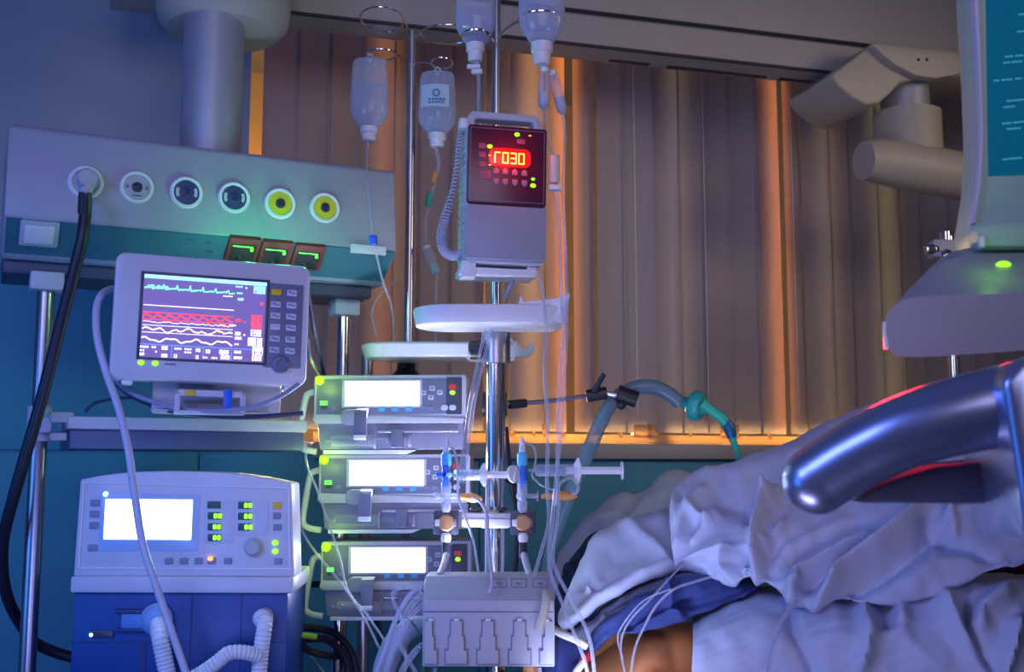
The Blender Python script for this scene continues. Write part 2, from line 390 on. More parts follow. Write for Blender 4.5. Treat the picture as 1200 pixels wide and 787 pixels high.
# rocker switch, screws and red sockets on the slanted lower face
th = math.atan2(drop, back)
def on_bevel(px, py):
    o = H.I @ CAM; d = H.I.to_3x3() @ ray(px, py); n = V((0, -drop, -back)).normalized()
    t = (V((0, 0, zfold))-o).dot(n)/d.dot(n); return o+d*t
def bevel_box(mb, px, py, w, h, y0, y1, r=.002, dx=0, dz=0):
    c = on_bevel(px, py); t = MB(); t.rrect(-w/2+dx, w/2+dx, -h/2+dz, h/2+dz, -y1, -y0, r, .0006)
    e2 = V((0, -back, drop)).normalized(); nn = V((0, -drop, -back)).normalized()
    for v in t.bm.verts: v.co = c+V((1, 0, 0))*v.co.x+e2*v.co.z+nn*(-v.co.y)
    me = bpy.data.meshes.new('t'); t.bm.to_mesh(me); t.bm.free(); mb.bm.from_mesh(me); return mb
sw = bevel_box(MB(), 46, 272, .066, .062, -.002, .006, .004).build('rocker_switch', M_grey, head)
bevel_box(MB(), 46, 272, .050, .042, .004, .010, .003).build('rocker', M_white, sw)
mb = MB()
for p in ((222, 280), (245, 283), (247, 294)):
    c = on_bevel(*p); mb.ball(c, .006, (1, .6, .6), 10); mb.box(c.x-.010, c.x+.004, c.y-.004, c.y+.003, c.z-.002, c.z+.002, .001)
mb.build('earth_stud', M_dark, head)
for px, py in ((284, 291), (322, 295), (360, 299)):
    so = bevel_box(MB(), px, py, .062, .066, -.002, .008, .003).build('power_socket', M_red, head)
    bevel_box(MB(), px, py, .048, .048, .007, .0086, .003, 0, -.006).build('socket_well', M_slot, so)
    bevel_box(MB(), px, py, .040, .003, .0085, .0095, .001, -.002, .013).build('socket_light_bar', E_limeS, so)
    bevel_box(MB(), px, py, .006, .008, .0085, .0125, .0025, .016, .008).build('socket_led', E_green, so)
    c = on_bevel(px-4, py+9); MB().ball(c+V((0, -.006, 0)), .011, (1, .6, 1), 14).build('plug_knob', M_black, so)
for px, py in ((290, 283), (330, 286), (366, 289)): glow('socket_glow', px+4, py+1, 2.07, (.05, 1, .35), .28, .006)
# white clip bar on right end of the head
MB().rrect(H(411, 278)[0], H(452, 282)[0], zfold-.012, zfold+.006, -.004, .004, .002, .001).build('label_bar', M_white, head)
# two poles and the shelf
def hpole(px, py, D, ztop_px, r, name='pole'):
    b = H.loc(unp(px, py, D)); t = zfold-drop-.01
    return b, t
zfl = -H.M.translation.z
pl1 = H.loc(unp(50, 420, 2.10)); pl2 = H.loc(unp(403, 380, 2.42))
p1 = MB().cyl((pl1.x, pl1.y, zfl+.02), (pl1.x, pl1.y, zfold-drop-.02), .0155).build('pole', mat('dull_chrome', (.42, .40, .46), .30, .95), H.o)
MB().box(pl1.x-.03, pl1.x+.03, pl1.y-.03, pl1.y+.03, zfold-drop-.055, zfold-drop-.02, .004).build('pole_mount', M_grey, p1)
p2 = MB().cyl((pl2.x, pl2.y, zfl+.02), (pl2.x, pl2.y, zfold-drop-.02), .0145).build('pole', M_chrome, H.o)
MB().box(pl2.x-.028, pl2.x+.028, pl2.y-.028, pl2.y+.028, zfold-drop-.06, zfold-drop-.02, .004).build('pole_mount', M_grey, p2)
MB().box(pl1.x-.05, pl2.x+.05, pl1.y-.05, pl1.y+.15, zfl, zfl+.04, .01).build('pole_foot', M_steel, H.o)
sz1 = H.loc(unp(200, 486, 2.0)).z; sx0 = H.loc(unp(80, 490, 2.02)).x; sx1 = H.loc(unp(374, 495, 2.15)).x
sy = H.loc(unp(80, 490, 2.03)).y
shf = MB().box(sx0, sx1, sy, sy+.26, sz1-.024, sz1, .004).build('shelf', M_grey, H.o)
MB().box(sx0+.006, sx1-.003, sy+.012, sy+.25, sz1-.06, sz1-.024, .003).build('shelf_rail', mat('shelf_rail_paint', (.10, .13, .24), .45), shf)
mb = MB(); mb.cyl((pl1.x, pl1.y, sz1-.045), (pl1.x, pl1.y, sz1+.02), .022)
mb.box(pl1.x+.015, sx0+.012, sy+.02, sy+.05, sz1-.012, sz1+.008, .003); mb.box(pl1.x+.015, sx0+.002, sy+.025, sy+.045, sz1-.045, sz1-.03, .003)
mb.box(pl1.x-.005, pl1.x+.02, min(pl1.y, sy+.05), max(pl1.y, sy+.05), sz1-.03, sz1, .003)
mb.build('shelf_clamp', M_grey, shf)

# ================================================================== PATIENT MONITOR
K = Fr('patient_monitor', 250, 375, 1.90, 19.8, -.3, 1.0, label='patient monitor with coloured waveform traces standing on the pendant shelf', cat='patient monitor')
def c8(x, y): return 120+x/4.372, 280+y/4.372
x0, x1, z0, z1 = -.163, .163, -.107, .107
mk = MB(); mk.rrect(x0, x1, z0, z1, 0, .055, .017, .006); mk.rrect(x0+.012, x1-.012, z0+.012, z1-.012, .05, .13, .02, .008)
K0 = mk.build('housing', M_grey, K.o)
ax, az = K(169, 320); bx, bz = K(309, 428); az = (az+K(310, 331)[1])/2; bz = (K(307.5, 426)[1]+K(167, 417)[1])/2
mb = MB()
mb.box(ax-.004, bx+.003, -.003, .001, az, az+.004, .0008); mb.box(ax-.004, bx+.003, -.003, .001, bz-.004, bz, .0008)
mb.box(ax-.005, ax, -.003, .001, bz-.004, az+.004, .0008); mb.box(bx, bx+.004, -.003, .001, bz-.004, az+.004, .0008)
mb.build('screen_bezel', M_dark, K.o)
scr = MB().box(ax, bx, -.0012, .001, bz, az).build('screen', E_scr, K.o)
def S(u, v): return ax+(bx-ax)*u, az+(bz-az)*v          # screen coordinates 0..1, v downwards
def trace(m, name, v0, amp, fn, u0=.01, u1=.73, w=.0016, n=90, y=-.0016):
    P = [V(S(u0+(u1-u0)*k/n, v0-amp*fn(k/n))) for k in range(n+1)]
    return MB().strokes(P, w, y-.0004, y+.0004).build(name, m, scr)
def spk(t, f=7): a = (t*f) % 1; return math.exp(-((a-.5)/.05)**2)*1.4-.3*math.exp(-((a-.62)/.07)**2)+.25*math.sin(6.28*a)*.4+.1*random.uniform(-1, 1)
def pulse(t, f=8): a = (t*f) % 1; return (a/.2 if a < .2 else math.exp(-(a-.2)*3.2)) + .25*math.exp(-((a-.5)/.08)**2)
MB().box(ax+.001, bx-.001, -.0022, -.001, az-.007, az-.001).build('header_bar', W_cyan, scr)
trace(W_green, 'waveform', .165, .035, spk, w=.0020)
trace(W_green, 'waveform', .150, .02, lambda t: random.uniform(-1, 1), u1=.2, w=.0015, n=40, y=-.0019)
trace(W_white, 'waveform', .375, 0, lambda t: 0, w=.0014, n=2)
for v in (.46, .545): trace(W_red, 'scale_line', v, 0, lambda t: 0, w=.0018, n=2)
trace(W_red, 'waveform', .525, .05, pulse, w=.0020)
trace(W_white, 'waveform', .575, .008, lambda t: random.uniform(-1, 1), w=.0009, n=60)
for v in (.615, .70): trace(W_white, 'scale_line', v, 0, lambda t: 0, w=.0010, n=2)
trace(W_yel, 'waveform', .665, .03, lambda t: math.sin(t*40)*.5+math.sin(t*16)*.5+random.uniform(-.3, .3), w=.0020)
trace(W_white, 'waveform', .785, .02, lambda t: math.sin(t*22+1)+.4*math.sin(t*55), w=.0020)
MB().strokes([V(S(.0, .845)), V(S(.94, .845))], .0012, -.002, -.0014).build('table_line', W_blue, scr)
for u in (.25, .5, .73): MB().strokes([V(S(u, .85)), V(S(u, .99))], .001, -.002, -.0014).build('table_line', W_blue, scr)
def blocks(m, items, nm='readout'):
    mb = MB()
    for u, v, w_, h_ in items:
        n = max(1, int(w_/.016)); g = w_/n
        for k in range(n):
            if h_ < .03: mb.box(*sorted((S(u+k*g, v)[0], S(u+k*g+g*.72, v)[0])), -.0022, -.0014, S(0, v+h_)[1], S(0, v)[1])
            else:
                a = S(u+k*g, v); b = S(u+k*g+g*.75, v+h_); mz = (a[1]+b[1])/2; q = .0011
                sg = random.choice(((1, 1, 1, 1, 1, 0), (1, 0, 1, 1, 0, 1), (1, 1, 1, 0, 1, 1), (0, 1, 1, 1, 0, 1)))
                if sg[0]: mb.box(a[0], b[0], -.0022, -.0014, a[1]-q, a[1])
                if sg[1]: mb.box(a[0], a[0]+q, -.0022, -.0014, mz, a[1])
                if sg[2]: mb.box(b[0]-q, b[0], -.0022, -.0014, b[1], a[1])
                if sg[3]: mb.box(a[0], b[0], -.0022, -.0014, mz-q/2, mz+q/2)
                if sg[4]: mb.box(a[0], a[0]+q, -.0022, -.0014, b[1], mz)
                if sg[5]: mb.box(a[0], b[0], -.0022, -.0014, b[1], b[1]+q)
    return mb.build(nm, m, scr)
blocks(W_cyan, ((.74, .07, .06, .02), (.82, .08, .02, .02), (.89, .06, .10, .09), (.75, .15, .05, .02), (.76, .22, .05, .03)))
blocks(W_white, ((.64, .20, .08, .015), (.62, .56, .05, .018), (.70, .55, .06, .02)))
blocks(W_red, ((.95, .26, .03, .03), (.88, .42, .09, .10), (.88, .53, .09, .06), (.75, .48, .05, .03), (.82, .50, .02, .02)))
blocks(W_white, ((.88, .60, .09, .08), (.86, .70, .12, .10), (.90, .81, .09, .10), (.90, .92, .08, .06), (.75, .64, .05, .04), (.82, .66, .02, .02), (.75, .70, .06, .03), (.75, .78, .04, .02)))
blocks(W_white, ((.0, .865, .07, .025), (.09, .865, .04, .022), (.17, .86, .05, .04), (.27, .87, .06, .022), (.35, .87, .06, .022), (.44, .865, .04, .04), (.52, .875, .04, .04), (.63, .87, .08, .05), (.75, .87, .06, .03), (.0, .91, .04, .02), (.12, .92, .02, .02), (.35, .91, .06, .02), (.0, .95, .04, .03), (.17, .95, .05, .04), (.27, .95, .03, .04), (.44, .95, .03, .04), (.50, .96, .04, .02), (.57, .96, .05, .02), (.64, .93, .08, .05), (.75, .94, .07, .03)))
kp0 = K(312, 332); kp1 = K(352, 432)
MB().rrect(kp0[0], kp1[0], kp1[1], K(352, 334)[1], -.0015, .001, .002, .0005).build('keypad_panel', M_panel, K.o)
for r, ys in enumerate((272, 335, 393, 450, 510, 568)):
    for c, (xx, dy) in enumerate(((890, 0), (970, 5))):
        px, py = c8(xx-r*2, ys+dy); x, z = K(px, py); e = .0085
        k = MB().rrect(x-e, x+e, z-.0052, z+.0052, -.0035, 0, .0015, .0006).build('key', M_yellow if (r, c) == (0, 0) else M_key, K.o)
        if (r, c) not in ((0, 0), (3, 0)):
            mb = MB(); mb.box(x-.006, x-.001, -.0039, -.003, z-.001, z+.0028); mb.box(x-.001, x+.006, -.0039, -.003, z-.0026, z+.0002)
            mb.build('key_legend', M_darkkey, k)
x, z = K(*c8(910, 642)); kn = MB().lathe([(.0155, 0), (.0155, .004), (.0125, .010), (.008, .011), (.0075, .009), (0, .009)], (x, 0, z), (0, -1, 0), 36).build('dial', M_panel, K.o)
for xx, yy in ((197, 632), (270, 636)):
    x, z = K(*c8(xx, yy)); MB().ball((x, -.001, z), .0052, (1, .5, .8), 16).build('status_led', E_green if 0 else E_lime, K.o)
x, z = K(*c8(320, 639)); MB().box(x, x+.018, -.001, .001, z-.0008, z+.0008).build('slot', M_dark, K.o)
mb = MB()
for xx, yy in ((128, 710), (965, 748)):
    x, z = K(*c8(xx, yy)); mb.box(x-.009, x+.009, .01, .05, z0-.007, z0+.004, .002)
mb.build('foot', M_white, K.o)
# bracket and lower handle
hx, hz = K(205, 452, .02); hx2, hz2 = K(287, 476, .02)
hb = MB(); hb.rrect(hx-.035, hx2+.065, z0-.050, z0+.02, .05, .12, .008, .003)
brk = hb.build('mount', M_offw, K.o)
mb = MB(); t = .010; zt_ = z0-.012; zb_ = z0-.05
mb.box(hx, hx2, .01, .03, zt_-t*1.2, zt_, .003); mb.box(hx, hx+t, .01, .03, zb_, zt_, .003); mb.box(hx2-t, hx2, .01, .03, zb_, zt_, .003); mb.box(hx, hx2, .012, .05, zb_-.004, zb_+.003, .003)
hd = mb.build('carry_handle', M_grey, K.o)
x, z = K(223, 451, .01); MB().box(x-.009, x+.009, .0085, .0115, zt_-.011, zt_-.002, .0006).build('warning_label', M_yellow, hd)
x, z = K(267, 462, .01); MB().rrect(x-.007, x+.007, zb_, zt_+.003, .004, .0105, .002, .001).build('latch_tab', M_blue, hd)
shz = K.loc((0, 0, (H.M @ V((0, 0, sz1))).z)).z
zS = (H.M @ V((0, 0, sz1))).z-K.M.translation.z
MB().box(hx-.03, hx2+.05, .045, .16, zS+.002, z0-.045, .004).build('base_plate', M_offw, K.o)

glow('monitor_led_glow', 172, 436, 1.87, (.1, 1, .1), .03, .004)
# ================================================================== VENTILATOR
G = Fr('ventilator', 218, 627, 2.0, 3, 0, .5, label='blue and white ventilator with glowing screen and green readouts below the shelf', cat='ventilator')
def v5(x, y): return 80+x/4.444, 540+y/4.444
topc = [G(*v5(x, y)) for x, y in ((62, 95), (160, 75), (250, 63), (380, 54), (520, 50), (700, 54), (850, 62), (1000, 82), (1165, 115))]
bl_ = G(*v5(25, 605)); br_ = G(*v5(1178, 602))
z6 = (bl_[1]+br_[1])/2
P = [(bl_[0], z6)] + topc + [(br_[0], z6)]
zlow = G(200, 694)[1]
pan = MB(); pan.prism(P, 0, .10, 'y', .004); pan.prism([(bl_[0]-.001, zlow), (bl_[0]-.001, z6+.002), (br_[0]+.001, z6+.002), (br_[0]+.001, zlow)], -.012, .22, 'y', .005)
pan.build('control_head', mat('ventilator_shell', (.58, .58, .66), .4, var=.04), G.o)
fx0, fz0 = G(*v5(70, 118)); fx1, fz1 = G(*v5(1140, 560))
mb = MB()
zt4 = G(*v5(80, 112))[1]; zr4 = G(*v5(1150, 140))[1]; zb4 = G(*v5(55, 555))[1]; xlt = G(*v5(85, 110))[0]; xlb = G(*v5(57, 555))[0]; xrt = G(*v5(1148, 140))[0]; xrb = G(*v5(1155, 560))[0]
for a, b in (((xlt, zt4), (xrt, zr4)), ((xlt, zt4), (xlb, zb4)), ((xrt, zr4), (xrb, zb4)), ((xlb, zb4), (xrb, zb4))): mb.strokes([V(a), V(b)], .0022, -.003, .001)
mb.build('panel_rim', M_white, G.o)
G_scr = G.rr((124, 584.5), (224, 632), -.002, .001, .001, .0002).build('screen', E_vent, G.o)
G.rr((118, 578), (232, 646), -.001, .002, .003, .0004).build('glow_surround', mat('glow_surround', (.35, .50, .75), .3), G.o)  # blue of the surround stands in for the screen's glow
def keyat(fr, px, py, w, h, m, name='key', y=-.003, r=.0015):
    x, z = fr(px, py); return MB().rrect(x-w/2, x+w/2, z-h/2, z+h/2, y, .001, r, .0004).build(name, m, fr.o)
for x, y in ((140, 218), (137, 275), (135, 335), (128, 452)): keyat(G, *v5(x, y), .016, .012, M_darkkey)
for x, y in ((525, 520), (603, 520), (680, 520), (748, 520), (833, 520), (1095, 522)): keyat(G, *v5(x, y), .014, .011, M_darkkey)
keyat(G, *v5(1088, 232), .015, .012, M_yellow)
for x, y in ((1088, 285), (1090, 345)): keyat(G, *v5(x, y), .014, .011, M_darkkey)
G.rr(v5(715, 205), v5(860, 430), -.001, .001, .003, .0003).build('readout_panel', M_key, G.o)
G.rr(v5(880, 200), v5(1040, 390), -.001, .001, .003, .0003).build('readout_panel', M_key, G.o)
for x, y in ((760, 228), (762, 285), (762, 342), (762, 398), (920, 230), (920, 287), (920, 343)):
    w = keyat(G, *v5(x, y), .024, .013, M_dgreen, 'readout_window', -.0022)
for x, y in ((780, 285), (776, 342), (776, 398), (938, 230), (938, 287), (940, 343)):
    x_, z_ = G(*v5(x, y)); mb = MB()
    for k in (-1, 0): mb.rrect(x_+k*.0075+.0005, x_+k*.0075+.0065, z_-.0045, z_+.0045, -.0036, -.0015, .002)
    mb.build('readout_digits', E_lime, G.o)
for x, y in ((1078, 425), (1078, 470)):
    x_, z_ = G(*v5(x, y)); MB().ball((x_, -.001, z_), .0058, (1, .5, .8), 14).build('status_led', E_lime, G.o)
x_, z_ = G(*v5(742, 507)); MB().ball((x_, -.004, z_), .005, (1, .5, .8), 14).build('alarm_led', E_amber, G.o)
x_, z_ = G(*v5(195, 172)); MB().ball((x_, -.001, z_), .0045, (1, .5, 1), 14).build('power_led', E_cyan, G.o)
x_, z_ = G(*v5(967, 448)); MB().lathe([(.0175, 0), (.0175, .003), (.014, .004), (.0135, .016), (.011, .019), (0, .019)], (x_, 0, z_), (0, -1, 0), 36).build('dial', M_offw, G.o)
# body below
zg = -G.M.translation.z; xa_, xb_ = G(86, 700)[0], G(338, 700)[0]
gb = MB(); gb.box(xa_, xb_, .0, .24, -.30, zlow, .006); gb.box(xa_+.01, xb_-.01, .01, .24, zg+.12, -.30, .006)
body = gb.build('body', M_ventblue, G.o)
mb = MB()
for px in (224.5, 283): x_ = G(px, 720)[0]; mb.box(x_-.0012, x_+.0012, -.0012, .002, -.29, zlow)
zz = G(150, 752)[1]; mb.box(xa_, G(224, 720)[0], -.0012, .002, zz-.001, zz+.001); mb.box(G(283, 0+700)[0], xb_, -.0012, .002, zz-.001, zz+.001)
x_ = G(167, 770)[0]; mb.box(x_-.006, x_+.006, -.0012, .002, -.29, zz)
mb.build('seam', M_ventdk, body)
mb = MB(); G.rr((137, 713), (172, 718), -.012, .002, .002, .001, mb); G.rr((137, 735), (172, 739), -.012, .002, .002, .001, mb); mb.build('latch', M_ventdk, body)
G.rr((144, 717), (172, 736), -.008, .002, .004, .001).build('catch', mat('catch_blue', (.10, .25, .62), .4), body)
mb = MB(); G.rr((107, 738), (133, 746), -.006, .002, .003, .001, mb); mb.build('badge', M_dark, body)
x_, z_ = G(108, 743); MB().ball((x_, -.004, z_), .004, seg=10).build('power_lamp', E_cyan, body)
x_, z_ = G(186, 724); MB().lathe([(0, -.004), (.020, 0), (.028, .010), (.028, .018), (.020, .028), (.012, .032)], (x_, 0, z_), (0, -1, 0), 32).build('filter_disc', mat('filter_blue', (.22, .38, .66), .35), body)
x_, z_ = G(310, 722); MB().lathe([(.016, -.004), (.016, .03), (.010, .038), (0, .039)], (x_, 0, z_), (0, -1, 0), 28).build('outlet_port', M_hosew, body)
mb = MB()
for sx in (xa_+.04, xb_-.04):
    for yy in (.04, .22): mb.cyl((sx, yy-.012, zg+.045), (sx, yy+.012, zg+.045), .045); mb.cyl((sx, yy, zg+.05), (sx, yy, zg+.13), .012)
mb.build('caster', M_rubber, body)
hose = MB()
def ribbed(name, pts, r, m, label, D=None, cat='hose', step=.007):
    P = spline([unp(*p) if len(p) == 3 else unp(p[0], p[1], D) for p in pts], 24)
    L = [0]
    for a, b in zip(P, P[1:]): L.append(L[-1]+(b-a).length)
    n = int(L[-1]/step*4); Q = []; R = []; j = 0
    for i in range(n+1):
        s_ = L[-1]*i/n
        while j < len(L)-2 and L[j+1] < s_: j += 1
        t = (s_-L[j])/max(1e-9, L[j+1]-L[j]); Q.append(P[j].lerp(P[j+1], min(1, t))); R.append(r*(1+.06*math.sin(2*math.pi*s_/step)))
    mb = MB(); mb.tube(Q, R, 16, smooth=False); return tag(mb.build(name, m), label, cat)
ribbed('breathing_hose', [(186, 729, 1.955), (187, 745, 1.93), (191, 765, 1.925), (198, 800, 1.92), (205, 840, 1.92)], .0145, M_hosew, 'white corrugated hose hanging from the blue filter disc on the ventilator')
ribbed('breathing_hose', [(311, 724, 1.955), (309, 740, 1.94), (305, 770, 1.935), (303, 800, 1.93), (302, 840, 1.93)], .0135, M_hosew, 'white corrugated hose dropping from the right port of the ventilator')
ribbed('breathing_hose', [(303, 768, 1.925), (285, 764, 1.91), (268, 765, 1.90), (255, 775, 1.89), (240, 786, 1.89), (215, 800, 1.89)], .0125, M_hosew, 'white corrugated hose bending sideways across the front of the ventilator base')
light('ventilator_screen_light', 'AREA', G.M @ V((-.03, -.03, .01)), (.30, .60, 1.0), .55, .1, G.M @ V((-.03, -1, .0)))

# ================================================================== SYRINGE PUMPS
def make_pump():
    Q = Fr('syringe_pump', 456, 464, 2.25, -1, 0, -.2, label='topmost white syringe pump of the stack of three, just under the pale tray', cat='syringe pump', group='syringe pumps in the stack')
    def c5(x, y): return 340+x/4.3727, 420+y/4.3727
    x0, z1 = Q(*c5(125, 85)); x1 = Q(*c5(903, 80))[0]; zp = Q(*c5(110, 308))[1]; zb = Q(*c5(200, 468))[1]
    sh = MB(); sh.rrect(x0, x1, zp, z1, 0, .13, .006, .003)
    sh.prism([(x0+.002, zp+.01), (x0-.002, zp-.002), (x0+.004, zp-.010), (x1-.006, zp-.010), (x1-.002, zp)], -.004, .12, 'y', .002)
    sh.build('housing', M_grey, Q.o)
    sh = MB(); sh.prism([(x0+.006, zp-.008), (x0+.012, zb), (x1-.006, zb), (x1-.004, zp-.008)], .006, .12, 'y', .004); sh.build('lower_body', mat('pump_body', (.25, .25, .35), .4), Q.o)
    Q.rr(c5(137, 105), c5(880, 283), -.0015, .001, .004, .0005).build('front_panel', M_panel, Q.o)
    Q.rr(c5(800, 96), c5(880, 285), -.0022, .001, .003, .0004).build('status_panel', M_dark, Q.o)
    Q.rr(c5(283, 117), c5(663, 240), -.003, .001, .001, .0003).build('display', E_white, Q.o)
    Q.rr(c5(268, 108), c5(676, 250), -.0022, .001, .002, .0003).build('display_frame', M_key, Q.o)
    for x, y, rot in ((728, 152, 0), (683, 175, 90), (768, 173, 270), (722, 199, 180)):
        px = c5(x, y); k = keyat(Q, *px, .011, .010, M_key, 'arrow_key', -.0028); cx, cz = Q(*px)
        T = [(0, .003), (-.003, -.002), (.003, -.002)]; a = math.radians(rot)
        MB().prism([(cx+u*math.cos(a)-v*math.sin(a), cz+u*math.sin(a)+v*math.cos(a)) for u, v in T], -.0034, -.002).build('arrow_mark', M_panel, k)
    for x in (468, 537, 608): keyat(Q, *c5(x, 259), .013, .009, M_softkey, 'soft_key')
    for x, y in ((680, 252), (720, 253), (226, 253)): keyat(Q, *c5(x, y), .010, .008, M_darkkey, 'key')
    for x in (792, 833): keyat(Q, *c5(x, 251), .014, .011, M_key, 'bolus_key', -.003, .005)
    x, z = Q(*c5(153, 113)); MB().ball((x, -.006, z), .0095, (1, .7, 1), 18).build('alarm_lamp', E_lime, Q.o)
    x, z = Q(*c5(173, 228)); mb = MB()
    for k in (-1, 0, 1): mb.rrect(x+k*.005-.002, x+k*.005+.002, z-.004, z+.004, -.0034, -.001, .0008)
    mb.build('mains_readout', E_green, Q.o)
    keyat(Q, *c5(175, 250), .014, .007, M_dark, 'mains_window', -.002)
    x, z = Q(*c5(832, 147)); MB().rrect(x-.007, x+.007, z-.004, z+.006, -.0032, .001, .001).build('stop_lamp', E_redled, Q.o)
    x, z = Q(*c5(832, 174)); MB().ball((x, -.002, z), .0058, (1, .5, .8), 14).build('run_lamp', E_lime, Q.o)
    # loop handle at the left
    pts = [Q.p(*c5(x, y), .03) for x, y in ((130, 170), (95, 180), (80, 200), (60, 300), (42, 420), (48, 448), (75, 466), (135, 476))]
    mb = MB(); mb.tube(pts, .0066, 10); mb.build('side_handle', M_white, Q.o)
    # syringe clamp lever
    lv = Q.rr(c5(268, 262), c5(360, 342), -.020, .02, .012, .004).build('clamp_boss', mat('boss_grey', (.30, .31, .42), .4), Q.o)
    a = Q.p(*c5(385, 268), -.02); mb = MB(); x, z = Q(*c5(344, 258)); x2, z2 = Q(*c5(415, 415))
    P = [(-.046, z-.004), (-.052, z-.012), (-.058, z2), (-.050, z2-.002), (-.038, z-.014), (-.030, z-.004), (-.018, z-.002), (-.018, z)]
    mb.prism(P, x+.002, x2-.002, 'x', .002); lvr = mb.build('clamp_lever', M_panel, Q.o)
    MB().box(x+.002, x2-.002, -.0605, -.049, z2-.001, z2+.008, .002).build('lever_tip', M_white, lvr)
    # plunger driver, rails
    Q.rr(c5(520, 362), c5(580, 456), -.010, .03, .003, .001).build('plunger_driver', M_panel, Q.o)
    x, z = Q(*c5(450, 372)); x2 = Q(*c5(860, 372))[0]
    MB().cyl((x, -.001, z), (x2, -.001, z), .0035, seg=12).build('guide_rod', M_steel, Q.o)
    # loaded syringe
    za = Q(*c5(300, 420))[1]; xs = Q(*c5(212, 420))[0]; xe = Q(*c5(430, 420))[0]
    sy_ = MB(); sy_.lathe([(.003, -.012), (.003, -.002), (.012, .0), (.012, xe-xs)], (xs, .004, za), (1, 0, 0), 20)
    sy_ = sy_.build('loaded_syringe', M_tube, Q.o)
    MB().lathe([(.010, .001), (.010, (xe-xs)*.6)], (xs, .004, za), (1, 0, 0), 20).build('syringe_fluid', M_liquid, sy_)
    mb = MB()
    for k in range(9): mb.box(xs+.01+k*.005, xs+.0108+k*.005, -.0088, -.0080, za-.004, za+(.004 if k % 2 else .001))
    mb.build('syringe_scale', M_dark, sy_)
    mb = MB(); mb.lathe([(.017, 0), (.017, .004)], (xe, .004, za), (1, 0, 0), 20); mb.box(xe, xe+.07, .0, .008, za-.006, za+.006, .001); mb.lathe([(.013, 0), (.013, .005)], (xe+.07, .004, za), (1, 0, 0), 20); mb.build('plunger', M_tube, sy_)
    MB().prism([(x0+.02, zb-.0), (x0+.02, zb-.008), (x1-.12, zb-.008), (x1-.10, zb)], .004, .02, 'y', .001).build('lower_lip', M_white, Q.o)
    # clamp on the stand at the back
    MB().box(-.05, .05, .11, .17, -.03, .02, .006).build('pole_clamp', M_black, Q.o)
    return Q
PUMP = make_pump()
for dx, dy, D, lab in ((5, 93, 2.26, 'middle white syringe pump of the stack of three, behind the left stopcock'), (7, 195, 2.27, 'lowest white syringe pump of the stack of three, half hidden by the module box')):
    c = copy_tree(PUMP.o); c.location = unp(456+dx, 464+dy, D); c['label'] = lab
for dy in (0, 93, 195):
    light('pump_screen_light', 'AREA', unp(450, 461+dy, 2.23), (.62, .66, 1.0), .55, .09, unp(520, 440+dy, 1.2))
    glow('pump_alarm_glow', 374+dy*.03, 447+dy, 2.205, (.5, 1, .05), .12, .006)
# stand under the pumps
st = bpy.data.objects.new('pump_stand', None); COL.objects.link(st); tag(st, 'pair of steel posts on a round foot carrying the three syringe pumps', 'stand')
sp = unp(425, 760, 2.405); st.location = (sp.x, sp.y, 0)
q = unp(400, 760, 2.405)
mb = MB(); mb.cyl((0, 0, .02), (0, 0, 1.55), .0135); mb.build('post', M_steel, st)
mb = MB(); mb.cyl((q.x-sp.x, 0, .02), (q.x-sp.x, 0, 1.5), .0115); mb.build('post', M_steel, st)
MB().lathe([(.07, 0), (.07, .02), (.03, .05), (.02, .08)], (-.02, 0, 0)).build('foot_plate', M_steel, st)

# ================================================================== IV POLES, TRAYS
def world_thing(name, loc, label, cat, group=None):
    o = bpy.data.objects.new(name, None); COL.objects.link(o); o.location = loc; o.empty_display_size = .05; tag(o, label, cat, group); return o
def wire(pts, r): return MB().tube(pts, r, 8)
def pole_base(par):
    mb = MB()
    for k in range(5):
        a = 2*math.pi*k/5; mb.tube([(0, 0, .10), (.15*math.cos(a), .15*math.sin(a), .09), (.3*math.cos(a), .3*math.sin(a), .06)], .015, 8)
        mb.cyl((.3*math.cos(a)-.01, .3*math.sin(a), .03), (.3*math.cos(a)+.01, .3*math.sin(a), .03), .03)
    mb.build('castor_base', M_steel, par)
# thin rear pole
pp = unp(480, 300, 2.5); P1 = world_thing('iv_pole', (pp.x, pp.y, 0), 'thin steel drip pole with wire ring hooks behind the syringe pumps', 'drip pole')
zt1 = unp(483, 24, 2.5).z
MB().cyl((0, 0, .05), (0, 0, zt1), .0105, seg=20, bev=.002).build('pole', M_steel, P1); MB().lathe([(.06, 0), (.06, .03), (.012, .06)], (0, 0, 0)).build('foot', M_steel, P1)
def L1(px, py, D): return unp(px, py, D)-V((pp.x, pp.y, 0))
def ringpts(c, rx, ry, a0=0, a1=360, n=18): return [V((c.x+rx*math.cos(math.radians(a0+(a1-a0)*k/n)), c.y+ry*math.sin(math.radians(a0+(a1-a0)*k/n)), c.z)) for k in range(n+1)]
def hook_ring(par, centre, rx, ry, attach, r=.0022, name='ring_hook'):
    mb = MB(); mb.tube(ringpts(centre, rx, ry), r, 8, 2)
    d = (attach-centre); e = centre+V((math.copysign(rx, d.x), 0, 0)); mb.tube([e, e.lerp(attach, .5)+V((0, 0, .004)), attach], r, 8); return mb.build(name, M_chrome, par)
hook_ring(P1, L1(448, 23, 2.5), .048, .07, V((0, 0, L1(480, 35, 2.5).z)))
hook_ring(P1, L1(525, 40, 2.5), .060, .055, V((0, 0, L1(480, 35, 2.5).z)))
hook_ring(P1, L1(447, 64, 2.50), .032, .035, V((0, 0, L1(480, 66, 2.5).z)))
hook_ring(P1, L1(518, 74, 2.50), .024, .035, V((0, 0, L1(480, 66, 2.5).z)))
